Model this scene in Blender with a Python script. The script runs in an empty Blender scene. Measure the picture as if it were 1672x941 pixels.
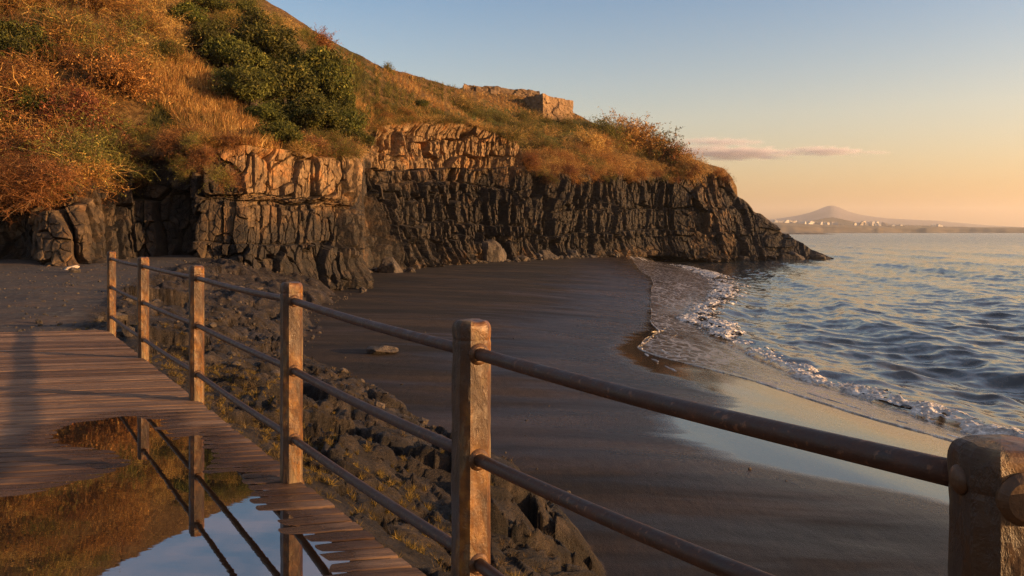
import bpy, math, random
import numpy as np

random.seed(7)
RNG = np.random.default_rng(11)
scene = bpy.context.scene
COL = scene.collection
EYE = 5.5            # camera height above the sea (z = 0)
F = 1300.0           # focal length in photo pixels (1672 wide)
HZ = 378.0           # horizon row of the photo
CX = 836.0

def P(u, v, d):
    return np.array([(u - CX) / F * d, d, EYE - (v - HZ) / F * d])

# ------------------------------------------------------------------ noise
def _hash(ix, iy, iz, seed):
    h = (ix.astype(np.int64) * 374761393 + iy.astype(np.int64) * 668265263
         + iz.astype(np.int64) * 2147483647 + seed * 974711) & 0xFFFFFFFF
    h = ((h ^ (h >> 13)) * 1274126177) & 0xFFFFFFFF
    h = ((h ^ (h >> 16)) * 2246822519) & 0xFFFFFFFF
    h = h ^ (h >> 15)
    return (h & 0xFFFFFF) / float(0x1000000)

def vnoise(x, y, z=None, seed=0):
    x = np.asarray(x, float); y = np.asarray(y, float)
    x, y = np.broadcast_arrays(x, y)
    z = np.zeros_like(x) if z is None else np.broadcast_to(np.asarray(z, float), x.shape)
    ix, iy, iz = np.floor(x), np.floor(y), np.floor(z)
    fx, fy, fz = x - ix, y - iy, z - iz
    fx = fx * fx * fx * (fx * (fx * 6 - 15) + 10)
    fy = fy * fy * fy * (fy * (fy * 6 - 15) + 10)
    fz = fz * fz * fz * (fz * (fz * 6 - 15) + 10)
    r = 0
    for a in (0, 1):
        for b in (0, 1):
            for c in (0, 1):
                w = (fx if a else 1 - fx) * (fy if b else 1 - fy) * (fz if c else 1 - fz)
                r = r + w * _hash(ix + a, iy + b, iz + c, seed)
    return r * 2 - 1

def fbm(x, y, z=None, octv=4, seed=0, gain=0.5, lac=2.03):
    r = 0; a = 1.0; f = 1.0; t = 0
    for k in range(octv):
        r = r + a * vnoise(np.asarray(x) * f, np.asarray(y) * f, None if z is None else np.asarray(z) * f, seed + 17 * k)
        t += a; a *= gain; f *= lac
    return r / t

def ridged(x, y, z=None, octv=4, seed=0):
    r = 0; a = 1.0; f = 1.0; t = 0
    for k in range(octv):
        r = r + a * (1 - 2 * np.abs(vnoise(np.asarray(x) * f, np.asarray(y) * f, None if z is None else np.asarray(z) * f, seed + 31 * k)))
        t += a; a *= 0.5; f *= 2.1
    return r / t

def voronoi(x, y, seed=0, jit=0.8, jy=None, full=False):
    """F1, F2-F1, cell hash (and the offset inside the cell)"""
    jy = jit if jy is None else jy
    ix, iy = np.floor(x), np.floor(y)
    f1 = np.full(x.shape, 9.0); f2 = np.full(x.shape, 9.0); cid = np.zeros(x.shape); ox = np.zeros(x.shape); oy = np.zeros(x.shape)
    z0 = np.zeros_like(ix)
    for a in (-1, 0, 1):
        for b in (-1, 0, 1):
            cx, cy = ix + a, iy + b
            px = cx + .5 + jit * (_hash(cx, cy, z0, seed) - .5)
            py = cy + .5 + jy * (_hash(cx, cy, z0 + 7, seed) - .5)
            d = np.maximum(np.abs(px - x), .8 * np.abs(py - y)) * .6 + .4 * np.hypot(px - x, py - y) if full is True else np.hypot(px - x, py - y)
            h = _hash(cx, cy, z0 + 13, seed)
            m = d < f1
            f2 = np.where(m, f1, np.minimum(f2, d))
            cid = np.where(m, h, cid); ox = np.where(m, x - px, ox); oy = np.where(m, y - py, oy)
            f1 = np.where(m, d, f1)
    if full: return f1, f2 - f1, cid, ox, oy
    return f1, f2 - f1, cid

def sstep(a, b, x):
    t = np.clip((x - a) / (b - a), 0, 1)
    return t * t * (3 - 2 * t)

# ------------------------------------------------------------------ mesh helpers
def mesh(name, verts, faces, mat=None, parent=None, smooth=True, attrs=None, link=True, edges=None):
    """verts Nx3, faces list of int arrays (Mx3 and/or Mx4)"""
    if not isinstance(faces, (list, tuple)):
        faces = [faces]
    faces = [np.asarray(f, np.int32) for f in faces if len(f)]
    me = bpy.data.meshes.new(name)
    verts = np.ascontiguousarray(verts, np.float32)
    me.vertices.add(len(verts)); me.vertices.foreach_set('co', verts.ravel())
    li = np.concatenate([f.ravel() for f in faces])
    tot = np.concatenate([np.full(len(f), f.shape[1], np.int32) for f in faces])
    st = np.concatenate([[0], np.cumsum(tot)[:-1]]).astype(np.int32)
    me.loops.add(len(li)); me.loops.foreach_set('vertex_index', li)
    me.polygons.add(len(tot)); me.polygons.foreach_set('loop_start', st)
    me.polygons.foreach_set('loop_total', tot)
    me.polygons.foreach_set('use_smooth', np.full(len(tot), bool(smooth)))
    me.update(calc_edges=True)
    for k, a in (attrs or {}).items():
        a = np.asarray(a, np.float32)
        if a.ndim == 1:
            at = me.attributes.new(k, 'FLOAT', 'POINT'); at.data.foreach_set('value', a)
        else:
            if a.shape[1] == 3:
                a = np.concatenate([a, np.ones((len(a), 1), np.float32)], 1)
            at = me.attributes.new(k, 'FLOAT_COLOR', 'POINT'); at.data.foreach_set('color', a.ravel())
    if mat is not None:
        me.materials.append(mat)
    o = bpy.data.objects.new(name, me)
    if link:
        COL.objects.link(o)
    if parent is not None:
        o.parent = parent
    return o

def gridfaces(nr, nc, keep=None):
    i = np.arange(nr * nc).reshape(nr, nc)
    f = np.stack([i[:-1, :-1], i[:-1, 1:], i[1:, 1:], i[1:, :-1]], -1).reshape(-1, 4)
    if keep is not None:
        f = f[keep.reshape(-1)[f].all(1)]
    return f

def compact(verts, faces, attrs=None):
    used = np.unique(faces)
    mp = np.full(len(verts), -1, np.int64); mp[used] = np.arange(len(used))
    return verts[used], mp[faces], {k: np.asarray(a)[used] for k, a in (attrs or {}).items()}

def tag(o, label=None, cat=None, group=None, kind=None):
    if label: o['label'] = label
    if cat: o['category'] = cat
    if group: o['group'] = group
    if kind: o['kind'] = kind
    return o

def empty(name, loc=(0, 0, 0), parent=None):
    o = bpy.data.objects.new(name, None); COL.objects.link(o)
    o.location = loc; o.empty_display_size = .2
    if parent: o.parent = parent
    return o

# ------------------------------------------------------------------ node helpers
def material(name):
    m = bpy.data.materials.new(name); m.use_nodes = True
    nt = m.node_tree; nt.nodes.clear()
    out = nt.nodes.new('ShaderNodeOutputMaterial')
    b = nt.nodes.new('ShaderNodeBsdfPrincipled')
    nt.links.new(b.outputs[0], out.inputs[0])
    return m, N(nt), b

class N:
    def __init__(s, nt): s.nt = nt
    def new(s, t, **kw):
        n = s.nt.nodes.new(t)
        for k, v in kw.items(): setattr(n, k, v)
        return n
    def link(s, a, b): s.nt.links.new(a, b)
    def put(s, sock, val):
        if hasattr(val, 'is_output'): s.nt.links.new(val, sock)
        else: sock.default_value = val
    def attr(s, name, out='Fac'):
        n = s.new('ShaderNodeAttribute', attribute_name=name); return n.outputs[out]
    def pos(s):
        return s.new('ShaderNodeNewGeometry').outputs['Position']
    def obj(s):
        return s.new('ShaderNodeTexCoord').outputs['Object']
    def mapping(s, vec, scale=(1, 1, 1), rot=(0, 0, 0)):
        n = s.new('ShaderNodeMapping'); s.link(vec, n.inputs[0])
        n.inputs['Scale'].default_value = scale; n.inputs['Rotation'].default_value = rot
        return n.outputs[0]
    def noise(s, vec, scale, detail=4, rough=.55, dist=0):
        n = s.new('ShaderNodeTexNoise'); s.link(vec, n.inputs['Vector'])
        n.inputs['Scale'].default_value = scale; n.inputs['Detail'].default_value = detail
        n.inputs['Roughness'].default_value = rough; n.inputs['Distortion'].default_value = dist
        return n.outputs['Fac']
    def voro(s, vec, scale, feature='F1', out='Distance'):
        n = s.new('ShaderNodeTexVoronoi', feature=feature); s.link(vec, n.inputs['Vector'])
        n.inputs['Scale'].default_value = scale
        return n.outputs[out]
    def ramp(s, fac, stops):
        n = s.new('ShaderNodeValToRGB'); s.put(n.inputs[0], fac)
        cr = n.color_ramp
        while len(cr.elements) < len(stops): cr.elements.new(.5)
        for e, (p, c) in zip(cr.elements, stops):
            e.position = p
            e.color = (c, c, c, 1) if not hasattr(c, '__len__') else (*c, 1)
        return n.outputs[0]
    def mix(s, fac, a, b, mode='MIX'):
        n = s.new('ShaderNodeMix', data_type='RGBA', blend_type=mode)
        s.put(n.inputs[0], fac)
        for k, v in ((6, a), (7, b)):
            if isinstance(v, (tuple, list)): v = (*v[:3], 1)
            s.put(n.inputs[k], v)
        return n.outputs[2]
    def math(s, op, a, b=0.0, clamp=False):
        n = s.new('ShaderNodeMath', operation=op, use_clamp=clamp)
        s.put(n.inputs[0], a); s.put(n.inputs[1], b)
        return n.outputs[0]
    def bump(s, h, strength=.5, dist=.05, prev=None):
        n = s.new('ShaderNodeBump'); s.link(h, n.inputs['Height'])
        n.inputs['Strength'].default_value = strength; n.inputs['Distance'].default_value = dist
        if prev is not None: s.link(prev, n.inputs['Normal'])
        return n.outputs[0]

# ------------------------------------------------------------------ materials
def mat_rock():
    m, n, b = material('cliff_rock')
    p = n.pos()
    tan = n.attr('tan')
    big = n.noise(p, .35, 5, .6)
    mid = n.noise(p, 1.6, 6, .65)
    fine = n.noise(p, 9, 5, .7)
    bas = n.ramp(mid, [(.28, (.009, .007, .0065)), (.5, (.024, .018, .014)), (.72, (.075, .050, .032))])
    tn = n.ramp(mid, [(.25, (.060, .036, .018)), (.5, (.185, .112, .052)), (.75, (.36, .235, .125))])
    och = n.ramp(n.noise(p, .55, 4, .6, .6), [(.52, 0.0), (.66, 1.0)])
    tn = n.mix(n.math('MULTIPLY', och, .55), tn, (.42, .175, .045))
    t2 = n.math('ADD', tan, n.math('MULTIPLY', n.math('SUBTRACT', big, .5), 1.15), True)
    t2 = n.ramp(t2, [(.28, 0.0), (.72, 1.0)])
    c = n.mix(t2, bas, tn)
    c = n.mix(n.ramp(fine, [(.3, .45), (.7, 0.0)]), c, (.05, .042, .038), 'MULTIPLY')
    n.put(b.inputs['Base Color'], c)
    b.inputs['Roughness'].default_value = .82
    b.inputs['Specular IOR Level'].default_value = .3
    h = n.math('ADD', n.noise(p, 2.6, 8, .72), n.math('MULTIPLY', n.voro(n.mapping(p, (1, 1, .6)), 2.2, 'DISTANCE_TO_EDGE'), .6))
    n.link(n.bump(h, .9, .16), b.inputs['Normal'])
    return m

def mat_boulder():
    m, n, b = material('boulder_rock')
    p = n.obj()
    c = n.ramp(n.noise(p, 2.2, 6, .65), [(.3, (.018, .014, .011)), (.55, (.058, .041, .029)), (.75, (.13, .092, .062))])
    n.put(b.inputs['Base Color'], c); b.inputs['Roughness'].default_value = .8
    n.link(n.bump(n.noise(p, 5, 8, .7), .8, .2), b.inputs['Normal'])
    return m

def mat_outcrop():
    m, n, b = material('tan_rock')
    p = n.obj()
    c = n.ramp(n.noise(p, .5, 7, .68), [(.3, (.095, .055, .026)), (.5, (.19, .112, .054)), (.72, (.30, .19, .10))])
    n.put(b.inputs['Base Color'], c); b.inputs['Roughness'].default_value = .85
    n.link(n.bump(n.noise(p, 1.6, 8, .7), .9, .5), b.inputs['Normal'])
    return m

def mat_hill():
    m, n, b = material('hill_turf')
    p = n.pos()
    g = n.attr('green')
    a = n.noise(p, .22, 6, .65)
    f = n.noise(p, 2.2, 6, .7)
    dry = n.ramp(f, [(.3, (.055, .030, .012)), (.5, (.13, .075, .028)), (.7, (.25, .155, .062))])
    gr = n.ramp(f, [(.3, (.026, .03, .010)), (.5, (.060, .062, .018)), (.72, (.12, .105, .035))])
    k = n.math('ADD', g, n.math('MULTIPLY', n.math('SUBTRACT', a, .5), 2.2), True)
    c = n.mix(n.ramp(k, [(.35, 0.0), (.7, 1.0)]), dry, gr)
    n.put(b.inputs['Base Color'], c); b.inputs['Roughness'].default_value = .95
    b.inputs['Specular IOR Level'].default_value = .1
    n.link(n.bump(n.noise(p, 1.5, 9, .75), 1.0, .8), b.inputs['Normal'])
    return m

def mat_ground():
    m, n, b = material('black_sand_and_rock')
    p = n.pos()
    rock, wet, grav = n.attr('rock'), n.attr('wet'), n.attr('gravel')
    # sand: nearly black volcanic, streaked along the shore
    st = n.mapping(p, (.13, .55, 1), (0, 0, math.radians(-9)))
    s1 = n.noise(st, .9, 5, .6, .5)
    sand = n.ramp(s1, [(.34, (.006, .004, .003)), (.5, (.015, .0092, .0062)), (.66, (.038, .022, .0125))])
    wt = n.math('ADD', wet, n.math('MULTIPLY', n.math('SUBTRACT', n.noise(n.mapping(p, (.22, .95, 1), (0, 0, -.12)), .9, 6, .62, .4), .5), .9), True)
    wt = n.ramp(wt, [(.34, 0.0), (.66, 1.0)])
    rk = n.ramp(n.noise(p, 2.2, 7, .68), [(.3, (.009, .007, .006)), (.52, (.026, .019, .015)), (.74, (.085, .061, .044))])
    gv = n.ramp(n.voro(p, 9, 'F1', 'Color'), [(.0, (.030, .026, .026)), (.6, (.055, .046, .042)), (.93, (.09, .075, .062)), (1, (.2, .14, .09))])
    gv = n.mix(n.ramp(n.noise(n.mapping(p, (.35, 1.2, 1)), .55, 4), [(.45, 0.0), (.7, .6)]), gv, (.10, .058, .036))
    rf = n.ramp(n.math('ADD', rock, n.math('MULTIPLY', n.math('SUBTRACT', n.noise(p, 1.3, 5), .5), .6)), [(.42, 0.0), (.58, 1.0)])
    c = n.mix(wt, sand, (.020, .017, .016))
    c = n.mix(grav, c, gv)
    c = n.mix(rf, c, rk)
    n.put(b.inputs['Base Color'], c)
    damp = n.attr('damp')
    r1 = n.ramp(n.math('ADD', n.math('MULTIPLY', n.noise(st, 1.3, 5, .6, .6), .7), n.math('MULTIPLY', damp, .6)), [(.36, .85), (.52, .50), (.70, .24)])
    r = n.mix(wt, r1, (.07, .07, .07))
    r = n.mix(grav, r, (.85, .85, .85))
    r = n.mix(rf, r, n.ramp(n.noise(p, 3, 4), [(.35, .45), (.65, .85)]))
    n.put(b.inputs['Roughness'], r)
    n.put(b.inputs['IOR'], n.math('ADD', 1.30, n.math('MULTIPLY', wt, .55)))
    fine = n.bump(n.noise(p, 45, 4, .7), .25, .012)
    rip = n.noise(n.mapping(p, (2.6, .9, 1), (0, 0, .3)), 1.2, 5, .6)
    str2 = n.math('SUBTRACT', 1.0, n.math('MULTIPLY', wt, .93))
    bn = n.new('ShaderNodeBump'); n.link(rip, bn.inputs['Height']); n.link(n.math('MULTIPLY', str2, .35), bn.inputs['Strength'])
    bn.inputs['Distance'].default_value = .08
    bn2 = n.new('ShaderNodeBump'); n.link(n.noise(p, 38, 5, .75), bn2.inputs['Height']); n.link(n.math('MULTIPLY', str2, .55), bn2.inputs['Strength'])
    bn2.inputs['Distance'].default_value = .02; n.link(bn.outputs[0], bn2.inputs['Normal'])
    bn3 = n.new('ShaderNodeBump'); n.link(n.noise(p, 5.5, 9, .75), bn3.inputs['Height']); n.link(rf, bn3.inputs['Strength'])
    bn3.inputs['Distance'].default_value = .14; n.link(bn2.outputs[0], bn3.inputs['Normal'])
    n.link(bn3.outputs[0], b.inputs['Normal'])
    return m

def mat_sea():
    m, n, b = material('sea_water')
    p = n.pos()
    n.put(b.inputs['Base Color'], n.ramp(n.attr('shallow'), [(0, (.024, .031, .036)), (1, (.056, .048, .044))]))
    far = n.attr('far')
    n.put(b.inputs['Roughness'], n.math('ADD', .11, n.math('MULTIPLY', far, .08)))
    b.inputs['IOR'].default_value = 1.36
    geo = n.new('ShaderNodeNewGeometry')
    def vec(scale, sx, sy, rot):
        t = n.new('ShaderNodeTexNoise'); n.link(n.mapping(p, (sx, sy, 1), (0, 0, rot)), t.inputs['Vector'])
        t.inputs['Scale'].default_value = scale; t.inputs['Detail'].default_value = 4; t.inputs['Roughness'].default_value = .6
        v = n.new('ShaderNodeVectorMath', operation='SUBTRACT'); n.link(t.outputs['Color'], v.inputs[0]); v.inputs[1].default_value = (.5, .5, .5)
        return v.outputs[0]
    def scaled(v, f):
        q = n.new('ShaderNodeVectorMath', operation='SCALE'); n.link(v, q.inputs[0]); n.put(q.inputs['Scale'], f); return q.outputs[0]
    def add(a, c):
        q = n.new('ShaderNodeVectorMath', operation='ADD'); n.link(a, q.inputs[0]); n.link(c, q.inputs[1]); return q.outputs[0]
    patch = n.ramp(n.noise(n.mapping(p, (.03, .010, 1)), 1.0, 5, .65), [(.3, .55), (.7, 1.25)])
    w1 = scaled(vec(2.6, 1, .5, .15), n.math('ADD', .44, n.math('MULTIPLY', far, .15)))
    w2 = scaled(vec(.55, 1, .4, -.2), n.math('ADD', .22, n.math('MULTIPLY', far, .85)))
    w = scaled(add(w1, w2), patch)
    fl = n.new('ShaderNodeVectorMath', operation='MULTIPLY'); n.link(w, fl.inputs[0]); fl.inputs[1].default_value = (1, 1, 0)
    nn = n.new('ShaderNodeVectorMath', operation='NORMALIZE'); n.link(add(geo.outputs['Normal'], fl.outputs[0]), nn.inputs[0])
    n.link(nn.outputs[0], b.inputs['Normal'])
    return m

def mat_film():
    m, n, b = material('swash_water')
    p = n.pos()
    b.inputs['Base Color'].default_value = (.045, .038, .036, 1)
    b.inputs['Roughness'].default_value = .12; b.inputs['IOR'].default_value = 1.42
    wv = n.new('ShaderNodeVectorMath', operation='ADD'); n.link(n.mapping(p, (.9, .5, 1), (0, 0, .3)), wv.inputs[0])
    tn = n.new('ShaderNodeTexNoise'); n.link(p, tn.inputs['Vector']); tn.inputs['Scale'].default_value = .8; tn.inputs['Detail'].default_value = 4
    n.link(tn.outputs['Color'], wv.inputs[1])
    lace = n.ramp(n.voro(wv.outputs[0], 1.9, 'DISTANCE_TO_EDGE'), [(.0, .6), (.07, .10), (.16, 0.0)])
    msk = n.ramp(n.noise(n.mapping(p, (.5, .25, 1)), .9, 5, .6), [(.38, .15), (.62, 1.0)])
    fo = n.math('ADD', n.math('MULTIPLY', lace, msk), n.ramp(n.noise(n.mapping(p, (1.2, .4, 1), (0, 0, .35)), 1.2, 6, .65, .8), [(.45, .0), (.75, .16)]), True)
    n.put(b.inputs['Base Color'], n.mix(fo, (.050, .042, .040), (.36, .32, .32)))
    n.put(b.inputs['Roughness'], n.math('ADD', .13, n.math('MULTIPLY', fo, .8)))
    n.link(n.bump(n.noise(n.mapping(p, (1, .5, 1)), 2.4, 5, .6), .3, .06), b.inputs['Normal'])
    return m

def mat_foam():
    m, n, b = material('sea_foam')
    p = n.pos()
    n.put(b.inputs['Base Color'], n.ramp(n.noise(p, 3.5, 6, .7), [(.36, (.22, .185, .165)), (.5, (.48, .42, .37)), (.64, (.86, .79, .72))]))
    b.inputs['Roughness'].default_value = .55
    n.link(n.bump(n.noise(p, 9, 6, .7), 1.0, .08), b.inputs['Normal'])
    return m

def mat_wood():
    m, n, b = material('weathered_boards')
    g = n.attr('grain', 'Vector')      # x along the board, y across, z = board number
    damp = n.attr('damp')
    k = n.new('ShaderNodeSeparateXYZ'); n.link(g, k.inputs[0])
    f1 = n.noise(n.mapping(g, (1.3, 26, 3.7)), 1.0, 6, .65, .3)
    f2 = n.noise(n.mapping(g, (5, 120, 3.7)), 1.0, 4, .7)
    pl = n.attr('tone')
    c = n.ramp(n.math('ADD', n.math('MULTIPLY', f1, .75), n.math('MULTIPLY', pl, .34)),
               [(.3, (.060, .030, .015)), (.5, (.145, .080, .044)), (.68, (.235, .140, .083)), (.85, (.33, .21, .135))])
    c = n.mix(n.ramp(f2, [(.32, .75), (.5, 0.0)]), c, (.03, .02, .015), 'MULTIPLY')
    stain = n.ramp(n.noise(n.mapping(g, (1.1, 5, .9)), 1.0, 5, .6), [(.55, 0.0), (.72, .7)])
    c = n.mix(stain, c, (.045, .034, .03))
    dm = n.ramp(n.math('ADD', damp, n.math('MULTIPLY', n.math('SUBTRACT', n.noise(n.mapping(g, (1.6, 7, .9)), 1.0, 5, .65), .5), .8)), [(.3, 0.0), (.65, 1.0)])
    c = n.mix(n.math('MULTIPLY', dm, .72), c, (.030, .017, .011))
    n.put(b.inputs['Base Color'], c)
    r = n.mix(dm, n.ramp(f1, [(.3, .48), (.7, .66)]), (.22, .22, .22))
    n.put(b.inputs['Roughness'], r)
    b.inputs['Specular IOR Level'].default_value = .22
    h = n.math('ADD', f1, n.math('MULTIPLY', f2, .8))
    n.link(n.bump(h, .8, .014), b.inputs['Normal'])
    return m

def mat_puddle():
    m, n, b = material('puddle_water')
    p = n.pos()
    b.inputs['Base Color'].default_value = (.014, .010, .008, 1)
    b.inputs['Roughness'].default_value = .012
    b.inputs['IOR'].default_value = 3.4
    n.link(n.bump(n.noise(n.mapping(p, (1.5, 5, 1), (0, 0, -.2)), 1.6, 3), .02, .01), b.inputs['Normal'])
    return m

def mat_post():
    m, n, b = material('peeling_ochre_paint')
    p = n.obj()
    q = n.mapping(p, (1, 1, .45))
    a = n.noise(q, 9, 8, .68, .4)
    e = n.noise(n.mapping(p, (1, 1, .3)), 5, 6, .6, .7)
    paint = n.ramp(n.noise(p, 22, 6, .6), [(.3, (.040, .014, .003)), (.52, (.125, .050, .008)), (.75, (.23, .115, .022))])
    bare = n.ramp(n.noise(n.mapping(p, (14, 14, 1.5)), 2.0, 5), [(.35, (.050, .030, .013)), (.65, (.22, .145, .066))])
    c = n.mix(n.ramp(a, [(.50, 0.0), (.56, 1.0)]), paint, bare)
    dark = n.ramp(e, [(.43, 0.0), (.55, 1.0)])
    c = n.mix(n.math('MULTIPLY', dark, .88), c, (.030, .013, .006))
    sp = n.ramp(n.noise(p, 60, 3), [(.62, 0.0), (.70, .8)])
    c = n.mix(sp, c, (.05, .025, .012))
    n.put(b.inputs['Base Color'], c)
    n.put(b.inputs['Roughness'], n.ramp(a, [(.45, .42), (.6, .75)]))
    h = n.math('ADD', n.ramp(a, [(.49, .4), (.56, 0.0)]), n.math('MULTIPLY', n.noise(p, 30, 6, .7), .5))
    n.link(n.bump(h, .8, .006), b.inputs['Normal'])
    return m

def mat_rust(name='rusty_pipe', base=((.022, .0105, .008), (.048, .021, .013), (.105, .043, .022))):
    m, n, b = material(name)
    p = n.obj()
    a = n.noise(p, 14, 7, .7)
    c = n.ramp(a, [(.3, base[0]), (.52, base[1]), (.75, base[2])])
    c = n.mix(n.ramp(n.noise(p, 55, 4), [(.6, 0.0), (.7, .6)]), c, (.22, .10, .05))
    n.put(b.inputs['Base Color'], c)
    n.put(b.inputs['Roughness'], n.ramp(a, [(.35, .38), (.65, .68)]))
    b.inputs['Metallic'].default_value = .25
    n.link(n.bump(n.noise(p, 70, 5, .7), .6, .003), b.inputs['Normal'])
    return m

def mat_plant(name, trans=.3):
    m, n, b = material(name)
    c = n.attr('tint', 'Color')
    oi = n.new('ShaderNodeObjectInfo')
    hs = n.new('ShaderNodeHueSaturation')
    n.put(hs.inputs['Hue'], n.math('ADD', .487, n.math('MULTIPLY', oi.outputs['Random'], .026)))
    n.put(hs.inputs['Value'], n.math('ADD', .8, n.math('MULTIPLY', oi.outputs['Random'], .4)))
    n.link(c, hs.inputs['Color'])
    n.link(hs.outputs[0], b.inputs['Base Color'])
    b.inputs['Roughness'].default_value = .7; b.inputs['Specular IOR Level'].default_value = .2
    t = n.new('ShaderNodeBsdfTranslucent'); n.link(hs.outputs[0], t.inputs[0])
    mx = n.new('ShaderNodeMixShader'); mx.inputs[0].default_value = trans
    n.link(b.outputs[0], mx.inputs[1]); n.link(t.outputs[0], mx.inputs[2])
    out = [x for x in n.nt.nodes if x.type == 'OUTPUT_MATERIAL'][0]
    n.link(mx.outputs[0], out.inputs[0])
    return m

def mat_plain(name, col, rough=.8, noise_scale=None, var=.4):
    m, n, b = material(name)
    if noise_scale:
        p = n.pos()
        lo = tuple(x * (1 - var) for x in col); hi = tuple(min(1, x * (1 + var)) for x in col)
        n.put(b.inputs['Base Color'], n.ramp(n.noise(p, noise_scale, 6, .65), [(.3, lo), (.7, hi)]))
    else:
        b.inputs['Base Color'].default_value = (*col, 1)
    b.inputs['Roughness'].default_value = rough
    return m

M = dict(rock=mat_rock(), boulder=mat_boulder(), outcrop=mat_outcrop(), hill=mat_hill(), ground=mat_ground(), sea=mat_sea(),
         film=mat_film(), foam=mat_foam(), wood=mat_wood(), puddle=mat_puddle(), post=mat_post(), rust=mat_rust(),
         collar=mat_rust('rusty_collar', ((.035, .016, .008), (.085, .040, .016), (.17, .085, .035))),
         plant=mat_plant('plant_leaf'), bark=mat_plain('bark', (.06, .04, .028), .9, 8))

# ------------------------------------------------------------------ shore curves (plan view, metres)
def curve(pts):
    a = np.array(pts, float)
    return lambda y: np.interp(y, a[:, 0], a[:, 1])
def smoothcurve(pts, w=1.6):
    f = curve(pts)
    return lambda y: (f(y - w) + f(y - w / 2) + 2 * f(y) + f(y + w / 2) + f(y + w)) / 6

waterline = smoothcurve([(-40, 18), (0, 15.5), (10, 14.2), (18.7, 13.1), (21.4, 12.6), (23.7, 12.1), (26.8, 11.6), (30.8, 11), (37, 10.9), (45, 10.9),
                   (50, 11.0), (61, 15.2), (77, 20.3), (99, 24), (119, 25.5), (143, 25), (150, 28), (156, 33), (162, 38), (400, 38)])
wetline = smoothcurve([(-40, 12), (10, 9.0), (13, 7.9), (13.7, 7.2), (14.2, 6.2), (14.7, 4.9), (16.2, 3.6), (17.8, 3.0), (19.5, 4.2), (21, 5.6), (22, 6.0), (24, 5.4), (27, 4.2), (29, 3.9), (31, 4.0), (35, 4.8),
                 (40, 6.5), (44, 7.4), (50, 8.4), (58, 10.0), (66, 11.4), (72, 12.6), (80, 13.8), (92, 14.5), (100, 15.4), (120, 18), (143, 19.2), (160, 40), (400, 290)], .8)
filmline = smoothcurve([(-40, 17), (8, 13.2), (19.5, 10.7), (21, 9.7), (23.5, 8.7), (26.5, 7.8), (29, 6.0), (32, 5.0), (35, 5.6), (39, 7.2), (43.9, 7.6), (47, 8.2),
                   (52, 9.0), (58, 10.2), (66, 11.6), (72, 12.8), (80, 14.0), (90, 14.6), (98, 15.4), (108, 16.6), (120, 18.3), (135, 19.5), (143, 19.5), (150, 28), (158, 44)], 1.0)
footline = smoothcurve([(-40, 14), (-5, 7), (0, 5), (5, 2.6), (9, 1.35), (12, .65), (14, -.2), (15.2, -.9), (16.6, -2.0), (18.8, -3.4), (21, -5.5), (25, -7.0), (32, -8.2), (40, -9.6), (50, -10.4), (57, -11.2), (64, -14), (75, -18), (300, -80)], 1.5)
def decedge(y): return -.375 - .668 * (y - 3.34)
edgeline = curve([(-40, 29), (11.6, -5.9), (14, -7.6), (20, -10.2), (30, -14.0), (40, -16.5), (47, -17.5), (60, -22), (300, -100)])
DECK = 4.055

def ground_z(x, y):
    d = waterline(y) - x
    A = np.interp(y, [0, 13, 50, 88, 125, 142, 160], [1.6, 1.55, 1.8, 2.05, 2.2, 2.9, 2.2])
    L = np.interp(y, [0, 13, 50, 88, 125, 142, 160], [7.5, 7.5, 10, 12, 9, 5, 5])
    beach = np.where(d > 0, A * (1 - np.exp(-np.maximum(d, 0) / L)), np.maximum(.14 * d, -3))
    beach = beach + .05 * fbm(x * .25, y * .12, octv=3, seed=5) * sstep(0, 5, d)
    e, f = edgeline(y), footline(y) + 1.1 * fbm(y * .45, x * .1, octv=3, seed=9) * sstep(6, 20, y)
    t = np.clip((x - e) / np.maximum(f - e, .5), -3, 3)
    top = 3.72 + .10 * fbm(x * .4, y * .4, octv=3, seed=21) + np.clip((y - 34) * .02, 0, .3)
    prof = np.interp(t, [-3, 0, .08, .35, .62, .82, .93, 1.0, 1.12, 1.6], [1, 1, .96, .82, .60, .44, .26, .08, -.3, -2.0])
    bank = 1.0 + (top - 1.0) * prof
    bank = np.where(y > 25, np.maximum(bank, beach - .3 + prof), bank)
    rk = sstep(-.02, .10, t) * (1 - sstep(.95, 1.1, t))
    wx = x + .5 * fbm(x * .8, y * .8, octv=2, seed=3); wy = y + .5 * fbm(x * .8 + 9, y * .8, octv=2, seed=4)
    f1, g1, id1, ax1, ay1 = voronoi(wx * .62, wy * .5, 41, .9, .9, 'e')
    f2, g2, id2, ax2, ay2 = voronoi(wx * 1.7, wy * 1.35, 43, .9, .9, 'e')
    f3, g3, id3, ax3, ay3 = voronoi(wx * 4.6, wy * 3.8, 45, .9, .9, 'e')
    hh = lambda q, k: (q * k) % 1 - .5
    lump = (.22 * fbm(wx * .4, wy * .3, octv=2, seed=50) + (id1 - .5) * .30 + ax1 * hh(id1, 7.3) * .75 + ay1 * hh(id1, 3.9) * .6 - .10 * (1 - sstep(0, .08, g1))
            + (id2 - .5) * .16 + ax2 * hh(id2, 7.3) * .34 + ay2 * hh(id2, 3.9) * .26 - .05 * (1 - sstep(0, .1, g2))
            + (id3 - .5) * .05 + ax3 * hh(id3, 7.3) * .10 + .035 * ridged(wx * 6, wy * 5, octv=3, seed=53))
    near = sstep(.2, 1.6, x - decedge(y)) + sstep(12, 13.5, y)
    bank = bank + rk * np.clip(near, 0, 1) * lump * (1 - .35 * sstep(30, 60, y))
    z = np.maximum(bank, beach)
    rock = np.clip((bank - beach) / .25 + .5, 0, 1) * sstep(-.10, .06, t)
    grav = (1 - sstep(-.08, .05, t))
    return z, rock, grav, beach

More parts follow.
